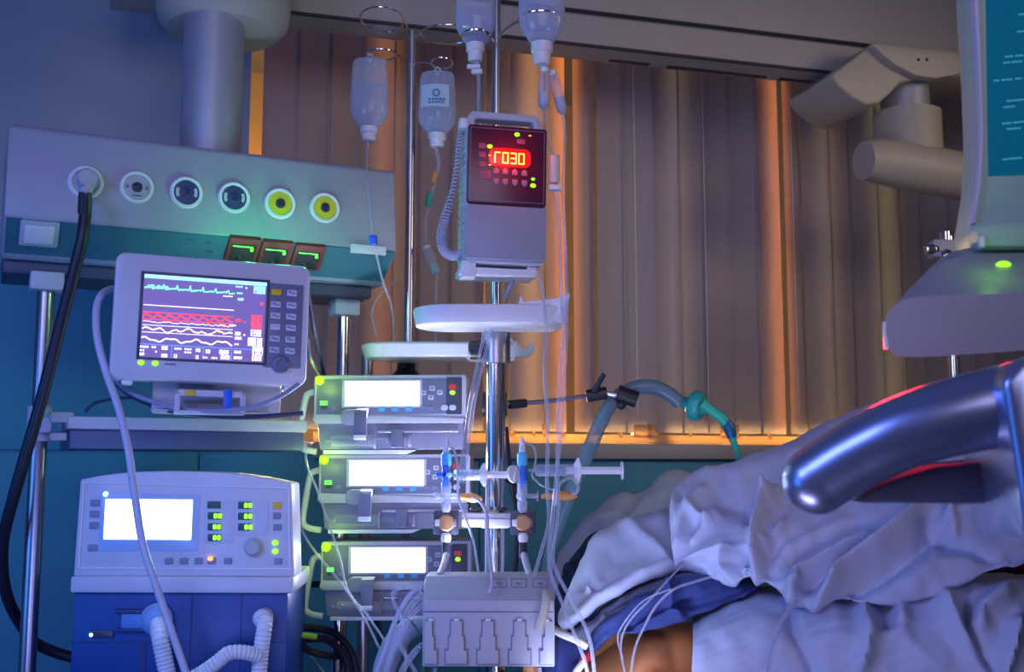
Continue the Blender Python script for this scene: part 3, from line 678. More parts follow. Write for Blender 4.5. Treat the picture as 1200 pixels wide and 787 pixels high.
# main centre pole
pq = unp(581, 400, 2.12); P2 = world_thing('iv_pole', (pq.x, pq.y, 0), 'sturdy telescopic drip pole in the centre carrying the red-lit pump and trays', 'drip pole')
zs2 = unp(580, 392, 2.12).z
MB().cyl((0, 0, .05), (0, 0, zs2), .0185, seg=28).build('outer_tube', M_chrome, P2)
MB().cyl((0, 0, zs2-.02), (0, 0, 2.55), .0088, seg=20).build('inner_tube', M_steel, P2); pole_base(P2)
cl = MB(); cl.cyl((0, 0, unp(580, 426, 2.12).z), (0, 0, unp(580, 388, 2.12).z), .028, seg=28, bev=.004); cl = cl.build('collar', M_steel, P2)
def L2(px, py, D): return unp(px, py, D)-V((pq.x, pq.y, 0))
a = L2(560, 410, 2.10); MB().lathe([(.010, 0), (.018, .006), (.018, .026), (.012, .03)], (a.x+.012, a.y, a.z), (-1, 0, 0), 20).build('clamp_knob', M_black, cl)
hook_ring(P2, L2(558, 43, 2.10), .026, .035, V((0, 0, L2(582, 38, 2.12).z)), .003)
hook_ring(P2, L2(633, 24, 2.08), .040, .045, V((0, 0, L2(582, 30, 2.12).z)), .003)

def tray(name, label, pts_px, D, ctr, th, dep):
    """long shallow tray with a round nose; outline in plan taken along its length"""
    t = world_thing(name, ctr, label, 'tray')
    x0 = (unp(*pts_px[0], D)-ctr).x; x1 = (unp(*pts_px[1], D)-ctr).x; P = []
    r = dep/2
    for k in range(13): a = math.pi/2+math.pi*k/12; P.append((x0+r*.9+r*.9*math.cos(a), r*math.sin(a)))
    P += [(x1-.05, -r), (x1-.012, -r*.75), (x1, -r*.4), (x1, r*.5), (x1-.02, r)]
    mb = MB(); mb.prism(P, 0, th, 'z', .005, 3)
    for v in mb.bm.verts:
        if v.co.z < th*.3: v.co.x = (v.co.x-(x0+x1)/2)*.965+(x0+x1)/2; v.co.y *= .90
    return t, mb, x0, x1, r
c1 = unp(575, 384, 2.05)
T1, mb, x0, x1, r = tray('drip_tray', 'upper white tray on the centre pole under the red-lit pump, lit from beneath', ((482, 370), (662, 370)), 2.02, c1, .034, .155)
mb.build('tray_body', M_white, T1)
mb = MB(); mb.prism([(x1-.075, .026), (x1-.004, .0), (x1+.006, .040), (x1+.008, .056), (x1-.02, .046), (x1-.075, .040), (x1-.08, .052), (x1-.085, .037)], -r*.75, -r*.6, 'y', .001); mb.build('raised_lip', M_white, T1)
MB().cyl((pq.x-c1.x, pq.y-c1.y, .0), (pq.x-c1.x, pq.y-c1.y, .045), .024).build('pole_socket', M_offw, T1)
c2 = unp(510, 421, 2.33)
T2, mb, x0, x1, r = tray('drip_tray', 'lower white tray behind the centre pole, directly above the topmost syringe pump', ((418, 410), (607, 410)), 2.26, c2, .030, .15)
mb.build('tray_body', M_white, T2)
mb = MB(); mb.prism([(x1-.03, .004), (x1+.018, .0), (x1+.030, .008), (x1+.036, .022), (x1+.030, .030), (x1+.022, .026), (x1+.020, .018), (x1+.008, .018), (x1-.004, .034), (x1-.008, .030), (x1-.016, .044), (x1-.03, .044)], -r*.7, -r*.55, 'y', .001); mb.build('end_hook', M_white, T2)
MB().lathe([(.03, -.05), (.034, -.03), (.02, -.012), (.02, .0)], (pp.x-c2.x+.0, pp.y-c2.y-.05, 0), seg=20).build('pole_socket', M_black, T2)

# ================================================================== INFUSION (FEEDING) PUMP WITH RED DISPLAY
I = Fr('infusion_pump', 594, 225, 1.97, 10.5, -.3, 1, label='infusion pump with glowing red digits and carry handle clamped on the centre pole', cat='infusion pump')
def d8(x, y): return 540+x/5.618, 120+y/5.618
x0, x1 = -.0725, .0725; z0, z1 = -.122, .122
mb = MB(); mb.rrect(x0, x1, z0, z1, .006, .10, .007, .003); mb.rrect(x0+.004, x1-.004, z0-.006, z0+.03, .008, .09, .006, .002)
mb.build('housing', M_grey, I.o)
zm = I(594, 240)[1]
MB().rrect(x0, x1, z0, zm-.002, 0, .012, .005, .002).build('door', mat('pump_door', (.33, .34, .42), .45, var=.04), I.o)
fp = MB().rrect(x0+.001, x1-.001, zm, z1-.002, -.001, .012, .005, .002).build('front_panel', M_maroon, I.o)
mb = MB(); e = .006
for a, b in (((x0+e, zm+e), (x1-e, zm+e)), ((x1-e, zm+e), (x1-e, z1-e-.002)), ((x1-e, z1-e-.002), (x0+e, z1-e-.002)), ((x0+e, z1-e-.002), (x0+e, zm+e))): mb.strokes([V(a), V(b)], .0008, -.0016, -.0008)
mb.build('panel_outline', M_darkkey, fp)
# seven-segment digits r 0 3 0
dx0, dz0 = I(578.5, 191); dx1, dz1 = I(616, 179); dw = (dx1-dx0)/4; hgt = .0185
zc = I(597, 185)[1]
seg = {'r': 'eg', '0': 'abcdef', '3': 'abcdg'}
wn = MB().rrect(I(573, 185)[0], I(622, 185)[0], zc-.017, zc+.017, -.0016, -.0008, .012, .0003).build('display_window', mat('red_window', (.5, .01, .01), .3, emit=(1, .01, .01), es=.8), fp)
for k, ch in enumerate('r030'):
    xa0 = dx0+k*dw+.0018; w = dw-.0052; h = hgt/2; x2 = xa0+w; zc2 = zc-.001; mb = MB(); y0_, y1_ = -.0028, -.0014; t = .0022
    S7 = {'a': ((xa0, zc2+h), (x2, zc2+h)), 'b': ((x2, zc2+h), (x2, zc2)), 'c': ((x2, zc2), (x2, zc2-h)), 'd': ((xa0, zc2-h), (x2, zc2-h)), 'e': ((xa0, zc2-h), (xa0, zc2)), 'f': ((xa0, zc2), (xa0, zc2+h)), 'g': ((xa0, zc2), (x2, zc2))}
    use = 'fea' if ch == 'r' else seg[ch]
    for s_ in use: mb.strokes([V(S7[s_][0]), V(S7[s_][1])], t, y0_, y1_)
    mb.build('digit', E_digit, fp)
for x, y, s_ in ((370, 212, .0042), (190, 290, .0042), (475, 548, .0044), (475, 505, .0030)):
    a, b = I(*d8(x, y)); MB().ball((a, -.001, b), s_, (1.2, .5, .9), 14).build('status_led', E_lime, fp)
for x, y in ((455, 220), (190, 350), (190, 412)):
    a, b = I(*d8(x, y)); MB().box(a-.0022, a+.0022, -.0022, -.0005, b-.0008, b+.0008).build('status_led', E_amber, fp)
M_pk = mat('pink_key', (.30, .10, .16), .5)
for x, y in ((140, 285), (140, 345), (140, 408)): keyat(I, *d8(x, y), .013, .010, M_pk, 'key', -.0022)
keyat(I, *d8(160, 478), .022, .016, M_pk, 'label_plate', -.0018); keyat(I, *d8(395, 258), .015, .009, M_pk, 'label_plate', -.0018)
for x, y in ((232, 452), (292, 457), (355, 463), (418, 467)):
    a, b = I(*d8(x, y)); MB().prism([(a-.005, b-.005), (a-.005, b+.003), (a, b+.007), (a+.005, b+.003), (a+.005, b-.005)], -.0024, -.0005, 'y', .0004).build('up_key', mat('rose_key', (.42, .18, .24), .5), fp)
for x, y in ((232, 522), (292, 525), (355, 530), (418, 535)):
    a, b = I(*d8(x, y)); MB().prism([(a-.005, b+.006), (a-.005, b-.002), (a, b-.007), (a+.005, b-.002), (a+.005, b+.006)], -.0024, -.0005, 'y', .0004).build('down_key', MATS['rose_key'], fp)
hx0 = x0+.002; hx1 = x1-.006; hz = z1+.032
mb = MB(); mb.tube([(hx0+.004, .04, z1-.02), (hx0+.004, .04, hz-.012), (hx0+.012, .04, hz-.002), (hx0+.03, .04, hz)], .0075, 12)
P = [(hx0, z1-.02), (hx0, hz-.012), (hx0+.01, hz), (hx1-.01, hz), (hx1, hz-.012), (hx1, z1-.02), (hx1-.014, z1-.02), (hx1-.014, hz-.018), (hx1-.018, hz-.014), (hx0+.018, hz-.014), (hx0+.014, hz-.018), (hx0+.014, z1-.02)]
mb = MB(); mb.prism(P, .026, .056, 'y', .004); mb.build('carry_handle', M_grey, I.o)
# side grille, clamp and foot
mb = MB()
for k in range(13): zz = z0+.04+k*.014; mb.box(x0-.003, x0+.001, .02, .085, zz, zz+.006, .0008)
mb.build('side_grille', M_offw, I.o)
mb = MB(); mb.box(x0-.006, x1-.012, .015, .085, z0-.026, z0-.012, .004); mb.box(x0-.004, x0+.022, .012, .06, z0-.032, z0-.002, .003); mb.box(x1-.03, x1-.012, .02, .06, z0-.02, z0-.004, .003); mb.build('foot_tray', M_white, I.o)
pc = I.loc(V((pq.x, pq.y, I.M.translation.z)))
mb = MB(); mb.box(pc.x-.03, pc.x+.03, .095, pc.y+.02, .02, .07, .006); mb.box(pc.x-.03, pc.x+.03, .095, pc.y+.02, -.08, -.03, .006); mb.build('pole_clamp', M_black, I.o)
a = I.p(546, 142, .03); MB().box(x0-.012, x0+.004, .02, .045, z1-.004, z1+.016, .003).build('cord_socket', M_white, I.o)
# coiled cord
axis = spline([I.p(x, y, .045) for x, y in ((541.5, 145), (538, 170), (535, 200), (529, 230), (521, 258), (517, 278), (521, 294), (532, 300), (543, 297))], 60)
Q = []; tot = len(axis)
turnsn = 56
for i in range(tot-1):
    for k in range(2):
        t = (i+k/2)/(tot-1); p = axis[i].lerp(axis[i+1], k/2); d = (axis[i+1]-axis[i]).normalized(); u = d.cross(V((0, 1, 0))).normalized(); w = d.cross(u); a = 2*math.pi*turnsn*t
        rad = .0045 if t < .35 else .0075 if t > .5 else .0045+.003*(t-.35)/.15
        Q.append(p+(u*math.cos(a)+w*math.sin(a))*rad)
MB().tube(Q, .0016, 6, smooth=False).build('coiled_cord', M_cable, I.o)
light('red_display_glow', 'POINT', I.M @ V((.002, -.03, zc)), (1, .02, .01), .12, .012)

# ================================================================== INFUSION BOTTLES
def bottle(label, px, ptop, pbot, wpx, D, level, mlabel=False, neck=True):
    top = unp(px, ptop, D); bot = unp(px, pbot, D); h = top.z-bot.z; R = wpx*D/F/2
    b = world_thing('infusion_bottle', (bot.x, bot.y, bot.z), label, 'infusion bottle', 'hanging infusion bottles')
    nk = .30*R; hn = h*.16
    prof = [(nk*1.35, hn), (nk*1.6, hn*1.05), (R*.75, hn+h*.09), (R*.96, hn+h*.17), (R, hn+h*.28), (R*.95, h*.75), (R*.9, h*.95), (R*.8, h*.995), (R*.3, h)]
    mb = MB(); mb.lathe(prof, (0, 0, 0), seg=36, sy=.62); mb.build('bottle', M_bottle, b)
    lp = [(p, z) for p, z in prof if z < hn+level*(h-hn)]; zl = hn+level*(h-hn)
    mb = MB(); mb.lathe([(p*.94, z+.002) for p, z in lp]+[(R*.92, zl), (.001, zl)], (0, 0, 0), seg=36, sy=.6); mb.build('fluid', M_liquid, b)
    mb = MB(); mb.lathe([(nk*1.0, 0), (nk*1.25, hn*.1), (nk*1.25, hn*.55), (nk*1.55, hn*.65), (nk*1.55, hn*1.08)], (0, 0, 0), seg=24); mb.build('cap', M_white, b)
    mb = MB(); mb.tube([(0, 0, h-.004), (-.006, 0, h+.008), (0, 0, h+.014), (.006, 0, h+.008), (0, 0, h-.004)], .002, 6); mb.build('hanger', M_white, b)
    if mlabel:
        mb = MB(); mb.lathe([(R*1.012, h*.50), (R*1.0, h*.80)], (0, 0, 0), seg=72, sy=.62, caps=False)
        dl = [f_ for f_ in mb.bm.faces if not (-.95 < math.atan2(f_.calc_center_median().y/.62, f_.calc_center_median().x)+math.pi/2+.05 < .75)]
        bmesh.ops.delete(mb.bm, geom=dl, context='FACES'); lb = mb.build('label', mat('bottle_label', (.55, .66, .72), .6), b)
        m2 = MB()
        for z_, w_ in ((.56, .5), (.60, .55)):
            for k in range(5): xx = (-.42+k*.2*w_*1.7)*R; m2.box(xx, xx+R*.12, -R*.64*math.sqrt(max(0, 1-(xx/R)**2))-.0012, -R*.62*math.sqrt(max(0, 1-(xx/R)**2))-.0005, h*z_-.003, h*z_+.001)
        m2.lathe([(R*.20, 0), (R*.20, .0006), (R*.14, .0006), (R*.14, 0)], (-R*.02, -R*.645, h*.68), (0, -1, 0), 20, caps=False); m2.build('label_print', mat('label_ink', (.02, .20, .35), .6), lb)
    return b, bot
bottle('clear infusion bottle with fluid hanging left of the thin rear pole', 432, 66, 166, 45, 2.50, .62)
bottle('dim infusion bottle with a blue printed label, just right of the thin rear pole', 512, 82, 172, 45, 2.50, .45, True)
bottle('infusion bottle cut by the frame top, left of the centre pole', 557, -50, 72, 47, 2.10, .42)
bottle('infusion bottle cut by the frame top, right of the centre pole above two drip chambers', 635, -75, 76, 55, 2.05, .62)
def chamber(pxa, pya, pxb, pyb, D, wpx, label, m=M_tube, m2=M_offw):
    a, b = unp(pxa, pya, D), unp(pxb, pyb, D); r = wpx*D/F/2; t = world_thing('drip_chamber', b, label, 'drip chamber')
    d = a-b; L = d.length; dn = d.normalized()
    MB().lathe([(r*.4, 0), (r*.9, L*.08), (r, L*.2), (r*.95, L*.88), (r*.6, L*.97), (r*.45, L)], (0, 0, 0), dn, 18).build('chamber', m, t)
    MB().lathe([(r*.3, L*.02), (r*.85, L*.12), (r*.88, L*.42), (.0005, L*.425)], (0, 0, 0), dn, 18).build('drip_fluid', m2, t)
    MB().lathe([(r*.55, L*.94), (r*.8, L*.97), (r*.8, L*1.06), (r*.4, L*1.1)], (0, 0, 0), dn, 18).build('spike_cap', M_white, t)
chamber(638, 82, 637, 128, 2.06, 13, 'grey drip chamber hanging straight under the right top bottle', m2=M_grey)
chamber(648, 86, 660, 134, 2.08, 13, 'tilted grey drip chamber beside the straight one under the top right bottle', m2=M_grey)
chamber(500, 290, 512, 322, 2.48, 13, 'pale green drip chamber low on the line of the labelled bottle', m2=mat('pale_green', (.35, .60, .50), .4))

# ------------------------------------------------------------------ infusion lines from the bottles
tw = lambda px, D: px*D/F/2
line('infusion_line', [(431, 164, 2.5), (430, 190, 2.4), (432, 220, 2.25), (437, 279, 2.13), (441, 297, 2.15), (449, 330, 2.25), (459, 360, 2.3), (462, 400, 2.35)], tw(2.6, 2.3), M_tube, 'clear line from the left bottle running over the pendant head to a blue clip')
t = MB(); c = unp(437, 281, 2.10); t.box(c.x-.008, c.x+.008, c.y-.006, c.y+.006, c.z-.009, c.z+.009, .003); tag(t.build('roller_clamp', M_blue), 'small blue clamp on the line at the right end of the pendant head', 'clamp')
line('infusion_line', [(481, 312, 2.53), (462, 330, 2.45), (445, 346, 2.4), (436, 366, 2.38), (441, 392, 2.37)], tw(2.2, 2.4), M_tube, 'thin clear line curling left of the thin rear pole above the lower tray')
line('infusion_line', [(510, 170, 2.5), (514, 190, 2.5), (510, 212, 2.5), (505, 232, 2.5), (498, 262, 2.5), (500, 288, 2.5)], tw(4, 2.5), M_tube, 'clear line under the labelled bottle with a green clamp')
for (px, py, h, m, nm, lb) in ((509, 208, .016, M_orange, 'injection_port', 'small amber port on the line under the labelled bottle'), (503, 233, .018, M_green, 'roller_clamp', 'small green clamp on the line under the labelled bottle')):
    c = unp(px, py, 2.5); q = MB(); q.lathe([(.004, -h), (.007, -h*.6), (.007, h*.6), (.004, h)], c, (.15, 0, 1), 14); tag(q.build(nm, m), lb, 'clamp' if nm == 'roller_clamp' else 'port')
line('infusion_line', [(512, 322, 2.48), (511, 350, 2.48), (511, 402, 2.46)], tw(2, 2.48), M_tube, 'thin clear line dropping from the pale green chamber to the lower tray')
line('infusion_line', [(558, 70, 2.1), (561, 95, 2.1), (561, 128, 2.1), (566, 160, 2.09)], tw(4, 2.1), M_tube, 'clear line from the top left-of-pole bottle down behind the red-lit pump')
q = MB(); c = unp(556, 78, 2.1); q.box(c.x-.014, c.x+.012, c.y-.005, c.y+.005, c.z-.004, c.z+.004, .002); q.box(c.x-.006, c.x+.016, c.y-.006, c.y+.006, c.z-.014, c.z-.005, .003); tag(q.build('bottle_spike', M_white), 'white spike fitting under the bottle left of the centre pole', 'spike')
line('infusion_line', [(637, 128, 2.06), (640, 160, 2.04), (648, 185, 2.02), (651, 215, 2.0), (655, 260, 2.0), (658, 348, 2.0), (660, 384, 1.96), (656, 440, 1.93), (653, 520, 1.9), (654, 600, 1.86), (648, 655, 1.80), (668, 700, 1.76), (690, 745, 1.75), (698, 800, 1.74)], tw(4, 1.95), M_tube, 'clear line from the straight drip chamber falling past the tray to the bed')
line('infusion_line', [(660, 134, 2.08), (662, 170, 2.05), (660, 220, 2.02), (663, 300, 2.0), (664, 348, 2.0), (664, 384, 1.95), (662, 430, 1.93), (658, 500, 1.9), (648, 600, 1.86), (644, 660, 1.80), (662, 715, 1.75), (684, 770, 1.74), (690, 800, 1.74)], tw(4, 1.95), M_tube, 'clear line from the tilted drip chamber falling past the tray to the bed')
line('infusion_line', [(632, 312, 2.0), (634, 330, 2.0), (637, 348, 1.99), (640, 388, 1.95), (638, 430, 1.93), (642, 500, 1.92), (641, 560, 1.9), (643, 610, 1.88), (636, 640, 1.86), (626, 674, 1.84)], tw(4.2, 1.95), M_tube, 'clear line from the foot of the red-lit pump down to the module box')
line('infusion_line', [(605, 318, 2.0), (598, 335, 2.02), (592, 350, 2.05)], tw(6, 2.0), M_cable, 'short pale cable leaving the bottom of the red-lit pump')
q = MB(); a, b = unp(650, 182, 1.99), unp(650, 214, 1.99); q.cyl(b, a, .009, bev=.002); tag(q.build('line_filter', M_cream), 'cream cylindrical filter on the line right of the red-lit pump', 'filter')
q = MB(); c = unp(651, 220, 1.99); q.box(c.x-.012, c.x+.010, c.y-.006, c.y+.006, c.z-.005, c.z+.005, .002); tag(q.build('line_clip', M_white), 'white clip under the cream filter beside the red-lit pump', 'clip')
for d, lb in ((0, 'left of two clear lines slanting down from the upper tray to the stopcock'), (6, 'right of two clear lines slanting down from the upper tray to the stopcock')):
    line('infusion_line', [(569+d, 386, 2.0), (560+d, 425, 1.99), (551+d*.8, 470, 1.98), (544+d*.8, 520, 1.97), (538+d*.8, 566, 1.96)], tw(4, 1.98), M_tube, lb)

# ================================================================== BLACK HOSE AND CABLES AT LEFT
hs = world_thing('gas_hose', unp(100, 240, 2.0), 'black gas hose plugged into the leftmost outlet and looping down the left side', 'hose')
o_ = V(hs.location)
MB().tube([unp(*p)-o_ for p in ((100, 250, 2.0), (95, 285, 1.99), (76, 360, 1.99), (48, 470, 1.99), (18, 575, 2.0), (3, 640, 2.03), (9, 700, 2.08), (36, 747, 2.15), (60, 762, 2.18), (92, 772, 2.2))], tw(14, 2.0), 14).build('hose', M_rubber, hs)
pz = H.M @ V((*[H(101, 213)[0]], -.008, H(101, 213)[1]))-o_
yv = (H.M.to_3x3() @ V((0, -1, 0)))
MB().lathe([(.019, 0), (.019, .022), (.016, .028), (0, .029)], pz, yv, 28).build('plug', M_offw, hs)
e0 = pz+yv*.018; MB().tube([e0, e0+V((0, 0, -.022)), unp(100, 233, 1.99)-o_], .010, 12).build('plug_elbow', M_white, hs)
MB().tube([unp(100, 226, 1.99)-o_, unp(99, 250, 2.0)-o_], .012, 14, smooth=False).build('ferrule', M_black, hs)
line('monitor_cable', [(131, 338, 1.95), (119, 345, 1.90), (113, 362, 1.88), (114, 395, 1.86), (124, 435, 1.85), (139, 478, 1.85), (150, 525, 1.85), (158, 580, 1.85), (168, 640, 1.85), (186, 695, 1.85), (203, 745, 1.85), (222, 800, 1.85)], tw(9, 1.86), M_cable, 'pale twisted cable falling from the monitor side across the ventilator', 'cable', seg=12)
line('monitor_cable', [(131, 440, 1.93), (150, 458, 1.90), (185, 472, 1.89), (235, 481, 1.89), (290, 478, 1.89), (325, 466, 1.90), (350, 450, 1.93)], tw(5.5, 1.9), mat('slate_cable', (.24, .26, .42), .4), 'pale upper cable of the pair sagging beneath the patient monitor', 'cable')
line('monitor_cable', [(133, 446, 1.95), (155, 464, 1.93), (195, 480, 1.91), (245, 487, 1.91), (300, 488, 1.92), (355, 484, 1.95)], tw(6, 1.91), M_dcable, 'dark lower cable of the pair sagging beneath the patient monitor', 'cable')
line('monitor_cable', [(100, 482, 2.07), (112, 472, 2.08), (135, 467, 2.06), (155, 466, 2.0)], tw(4, 2.06), M_dcable, 'thin dark cable lying on the left end of the shelf', 'cable')
line('power_cable', [(362, 345, 2.1), (368, 385, 2.15), (374, 415, 2.25), (380, 440, 2.34)], tw(5, 2.2), M_dcable, 'dark cable running from behind the monitor down to the alarm lamp of the top pump', 'cable')
line('power_cable', [(360, 395, 2.1), (364, 420, 2.15), (378, 442, 2.34)], tw(5, 2.2), M_dcable, 'short dark cable from the lower monitor edge to the top pump', 'cable')

# ================================================================== TRANSDUCERS, STOPCOCKS, SYRINGES
rail = Fr('transducer_rail', 575, 609, 2.03, 0, label='white transducer rail clamped across the centre pole below the syringes', cat='rail')
xa_ = rail(541, 609)[0]; xb_ = rail(603, 609)[0]
MB().box(xa_, xb_, .0, .02, -.013, .013, .003).build('bar', M_offw, rail.o)
mb = MB(); mb.box(xa_, xb_, -.001, .001, .001, .0025); mb.build('bar_groove', M_panel, rail.o)
mb = MB()
for px in (558, 587): x, z = rail(px, 598); mb.lathe([(.004, 0), (.004, .006), (.012, .008), (.011, .012), (0, .013)], (x, .01, .010), seg=18)
mb.build('thumb_screw', M_black, rail.o)
pr = rail.loc((pq.x, pq.y, rail.M.translation.z)); mb = MB(); mb.box(pr.x-.026, pr.x+.026, .018, pr.y-.015, -.016, .016, .003); mb.build('pole_clamp', M_offw, rail.o)
def transducer(px, lab, lab2, cx):
    t = Fr('pressure_transducer', px, 612, 2.02, 0, label=lab, cat='pressure transducer', group='pressure transducers on the rail')
    MB().rrect(-.023, .023, -.022, .022, -.002, .006, .004, .001).build('back_plate', M_dark, t.o)
    MB().lathe([(.0155, 0), (.0155, .010), (.013, .013), (0, .0135)], (0, -.002, 0), (0, -1, 0), 10).build('sensor_cap', M_bronze, t.o)
    MB().rrect(-.020, -.011, -.006, .006, -.016, -.001, .002, .001).build('flush_tab', M_white, t.o)
    MB().rrect(.010, .018, -.007, .007, -.014, -.001, .002, .001).build('side_clip', M_tube, t.o)
    MB().lathe([(.007, -.036), (.009, -.030), (.009, -.022), (.006, -.018)], (0, -.004, 0), seg=16).build('lower_luer', M_white, t.o)
    MB().tube([(0, -.004, -.034), (.000, -.004, -.062)], .0075, 12, smooth=False).build('strain_relief', M_rubber, t.o)
    mb = MB(); mb.lathe([(.006, .018), (.008, .024), (.008, .038), (.005, .042), (.005, .05), (.008, .054), (.008, .068), (.006, .075)], (0, -.006, 0), seg=16); mb.build('upper_luer', M_tube, t.o)
    return t
transducer(523, 'pressure transducer with bronze cap at the left end of the rail', '', 0)
transducer(613, 'pressure transducer with bronze cap at the right end of the rail', '', 0)
def stopcock(px, py, label, blue=True):
    t = Fr('stopcock', px, py, 2.02, 0, label=label, cat='stopcock')
    zz = lambda y: t(px, y)[1]
    MB().cyl((0, 0, zz(576)), (0, 0, zz(543)), .0055, seg=16).build('stem', M_tube, t.o)
    mb = MB(); mb.ball((0, 0, zz(556)), .0105, (1, .8, .9), 14); mb.build('valve', M_cyan if blue else M_blue, t.o)
    mb = MB()
    if blue: mb.box(-.018, .004, -.014, -.006, zz(556)-.005, zz(556)+.005, .002); mb.box(-.007, .005, -.014, -.006, zz(570), zz(545), .002)
    else: mb.box(-.005, .005, -.014, -.006, zz(568), zz(546), .002)
    mb.build('tap_handle', M_blue, t.o)
    MB().lathe([(.008, 0), (.0095, .004), (.0095, .022), (.006, .026)], (0, 0, zz(546)), seg=16).build('luer_cap', M_cyan, t.o)
    MB().lathe([(.0065, 0), (.0045, .022), (.002, .03)], (0, 0, zz(531)), seg=14).build('cap_tip', M_white, t.o)
    mb = MB(); mb.lathe([(.006, zz(600)), (.009, zz(596)), (.009, zz(588)), (.006, zz(584)), (.009, zz(578)), (.009, zz(566)), (.006, zz(562))], (0, 0, 0), seg=16); mb.build('lower_connector', M_tube, t.o)
    mb = MB(); zq = zz(581)
    if blue: mb.cyl((-.018, 0, zq), (.02, 0, zq), .005, seg=14); mb.ball((-.018, 0, zq), .007, seg=10)
    else: mb.ball((-.002, 0, zq), .009, seg=12); mb.cyl((0, 0, zq), (.030, 0, zq), .004, seg=14); mb.lathe([(.009, 0), (.009, .003)], (.026, 0, zq), (1, 0, 0), 14)
    mb.build('side_arm', M_tube, t.o)
    mb = MB(); x = .022 if blue else .034
    mb.lathe([(.004, 0), (.006, .006), (.006, .014 if blue else .03), (.0085, .020 if blue else .036), (.0085, .03 if blue else .048), (.003, .044 if blue else .066)], (x, 0, zq), (1, 0, -.12 if blue else 0), 14); mb.build('side_port', M_orange, t.o)
    return t
stopcock(523, 556, 'blue stopcock assembly above the left transducer with amber side port', True)
stopcock(612, 552, 'dark blue stopcock assembly above the right transducer with long amber side port', False)
def syringe(x0p, x1p, ypx, D, rpx, label, flange, end, round_end):
    t = Fr('syringe', x0p, ypx, D, 0, label=label, cat='syringe', group='syringes on the stopcocks')
    X = lambda px: t(px, ypx)[0]; R = rpx*D/F
    MB().lathe([(.0025, X(x0p)-.014), (.003, X(x0p)-.002), (R*.9, X(x0p)), (R, X(x0p)+.004), (R, X(flange))], (0, 0, 0), (1, 0, 0), 22).build('barrel', M_tube, t.o)
    MB().lathe([(R*.86, X(x0p)+.003), (R*.86, X(x0p)+(X(flange)-X(x0p))*.72), (.001, X(x0p)+(X(flange)-X(x0p))*.73)], (0, 0, 0), (1, 0, 0), 22).build('fluid', M_liquid, t.o)
    mb = MB()
    for k in range(10): xx = X(x0p)+.008+k*(X(flange)-X(x0p))*.07; mb.box(xx, xx+.0008, -R-.0006, -R+.0004, -.001, .003 if k % 2 else .006)
    mb.build('scale_marks', M_panel, t.o)
    f_ = X(flange); mb = MB(); mb.prism([(f_, -R*2.0), (f_+.004, -R*2.2), (f_+.008, -R*.6), (f_+.008, R*.6), (f_+.004, R*2.2), (f_, R*2.0), (f_-.006, R), (f_-.006, -R)], -R*.8, R*.8, 'y', .001); mb.build('flange', M_white, t.o)
    e = X(end); mb = MB(); mb.box(f_-.02, e, -.002, .002, -R*.62, R*.62, .0006); mb.box(f_-.02, e, -R*.62, R*.62, -.002, .002, .0006)
    mb.lathe([(R*1.5, 0), (R*1.5, .003)], (e, 0, 0), (1, 0, -.25 if round_end else 0), 22); mb.build('plunger', M_white, t.o)
    if round_end:
        MB().lathe([(R*1.55, 0), (R*1.6, .002), (R*1.55, .005)], (e-.003, -.004, .001), (.75, -.6, .1), 24).build('thumb_rest', M_white, t.o)
    return t
syringe(532, 606, 556, 2.0, 6.5, 'syringe screwed on the left stopcock, plunger disc facing the room', 566, 602, True)
syringe(628, 730, 551, 2.02, 7, 'syringe screwed on the right stopcock, pointing out toward the bed', 676, 728, False)
line('pressure_line', [(524, 534, 2.02), (524, 528, 2.02), (528, 524, 2.02), (533, 530, 2.01), (537, 550, 1.995), (537, 580, 1.99), (546, 608, 1.98), (555, 635, 1.97), (561, 672, 1.9)], tw(3.2, 2.0), M_cable, 'pale line looping over the left stopcock and down past the rail')
line('pressure_line', [(553, 583, 2.01), (563, 588, 2.0), (570, 602, 1.99), (572, 630, 1.96), (575, 660, 1.88), (577, 680, 1.80), (573, 696, 1.785)], tw(4.2, 1.95), M_cable, 'pale line from the left amber port down onto the module box')
line('pressure_line', [(571, 560, 2.07), (570, 610, 2.0), (570, 640, 1.97), (570, 674, 1.9)], tw(3.4, 2.0), M_cable, 'straight pale line running down the left side of the centre pole')
line('pressure_line', [(612, 534, 2.02), (612, 524, 2.02), (617, 519, 2.02), (625, 523, 2.02), (628, 535, 2.015), (626, 548, 2.005), (624, 558, 2.0), (634, 568, 2.0), (650, 576, 2.0), (656, 590, 1.98)], tw(2.4, 2.0), M_tube, 'thin clear line looping over the right stopcock')
line('pressure_line', [(650, 592, 1.97), (652, 574, 1.98), (660, 563, 1.99), (670, 560, 2.0), (677, 567, 2.0), (676, 576, 2.0), (666, 581, 2.02)], tw(4, 2.0), M_tube, 'clear line curling round to the long amber port')
for px, lb, q_ in ((523, 'cable of the left transducer entering the top of the module box', ((523, 650, 1.995), (521, 658, 1.95), (515, 674, 1.86))), (614, 'cable of the right transducer entering the top of the module box', ((614, 650, 1.995), (616, 658, 1.95), (621, 675, 1.86)))):
    line('transducer_cable', q_, tw(8, 2.0), M_cable, lb, 'cable')

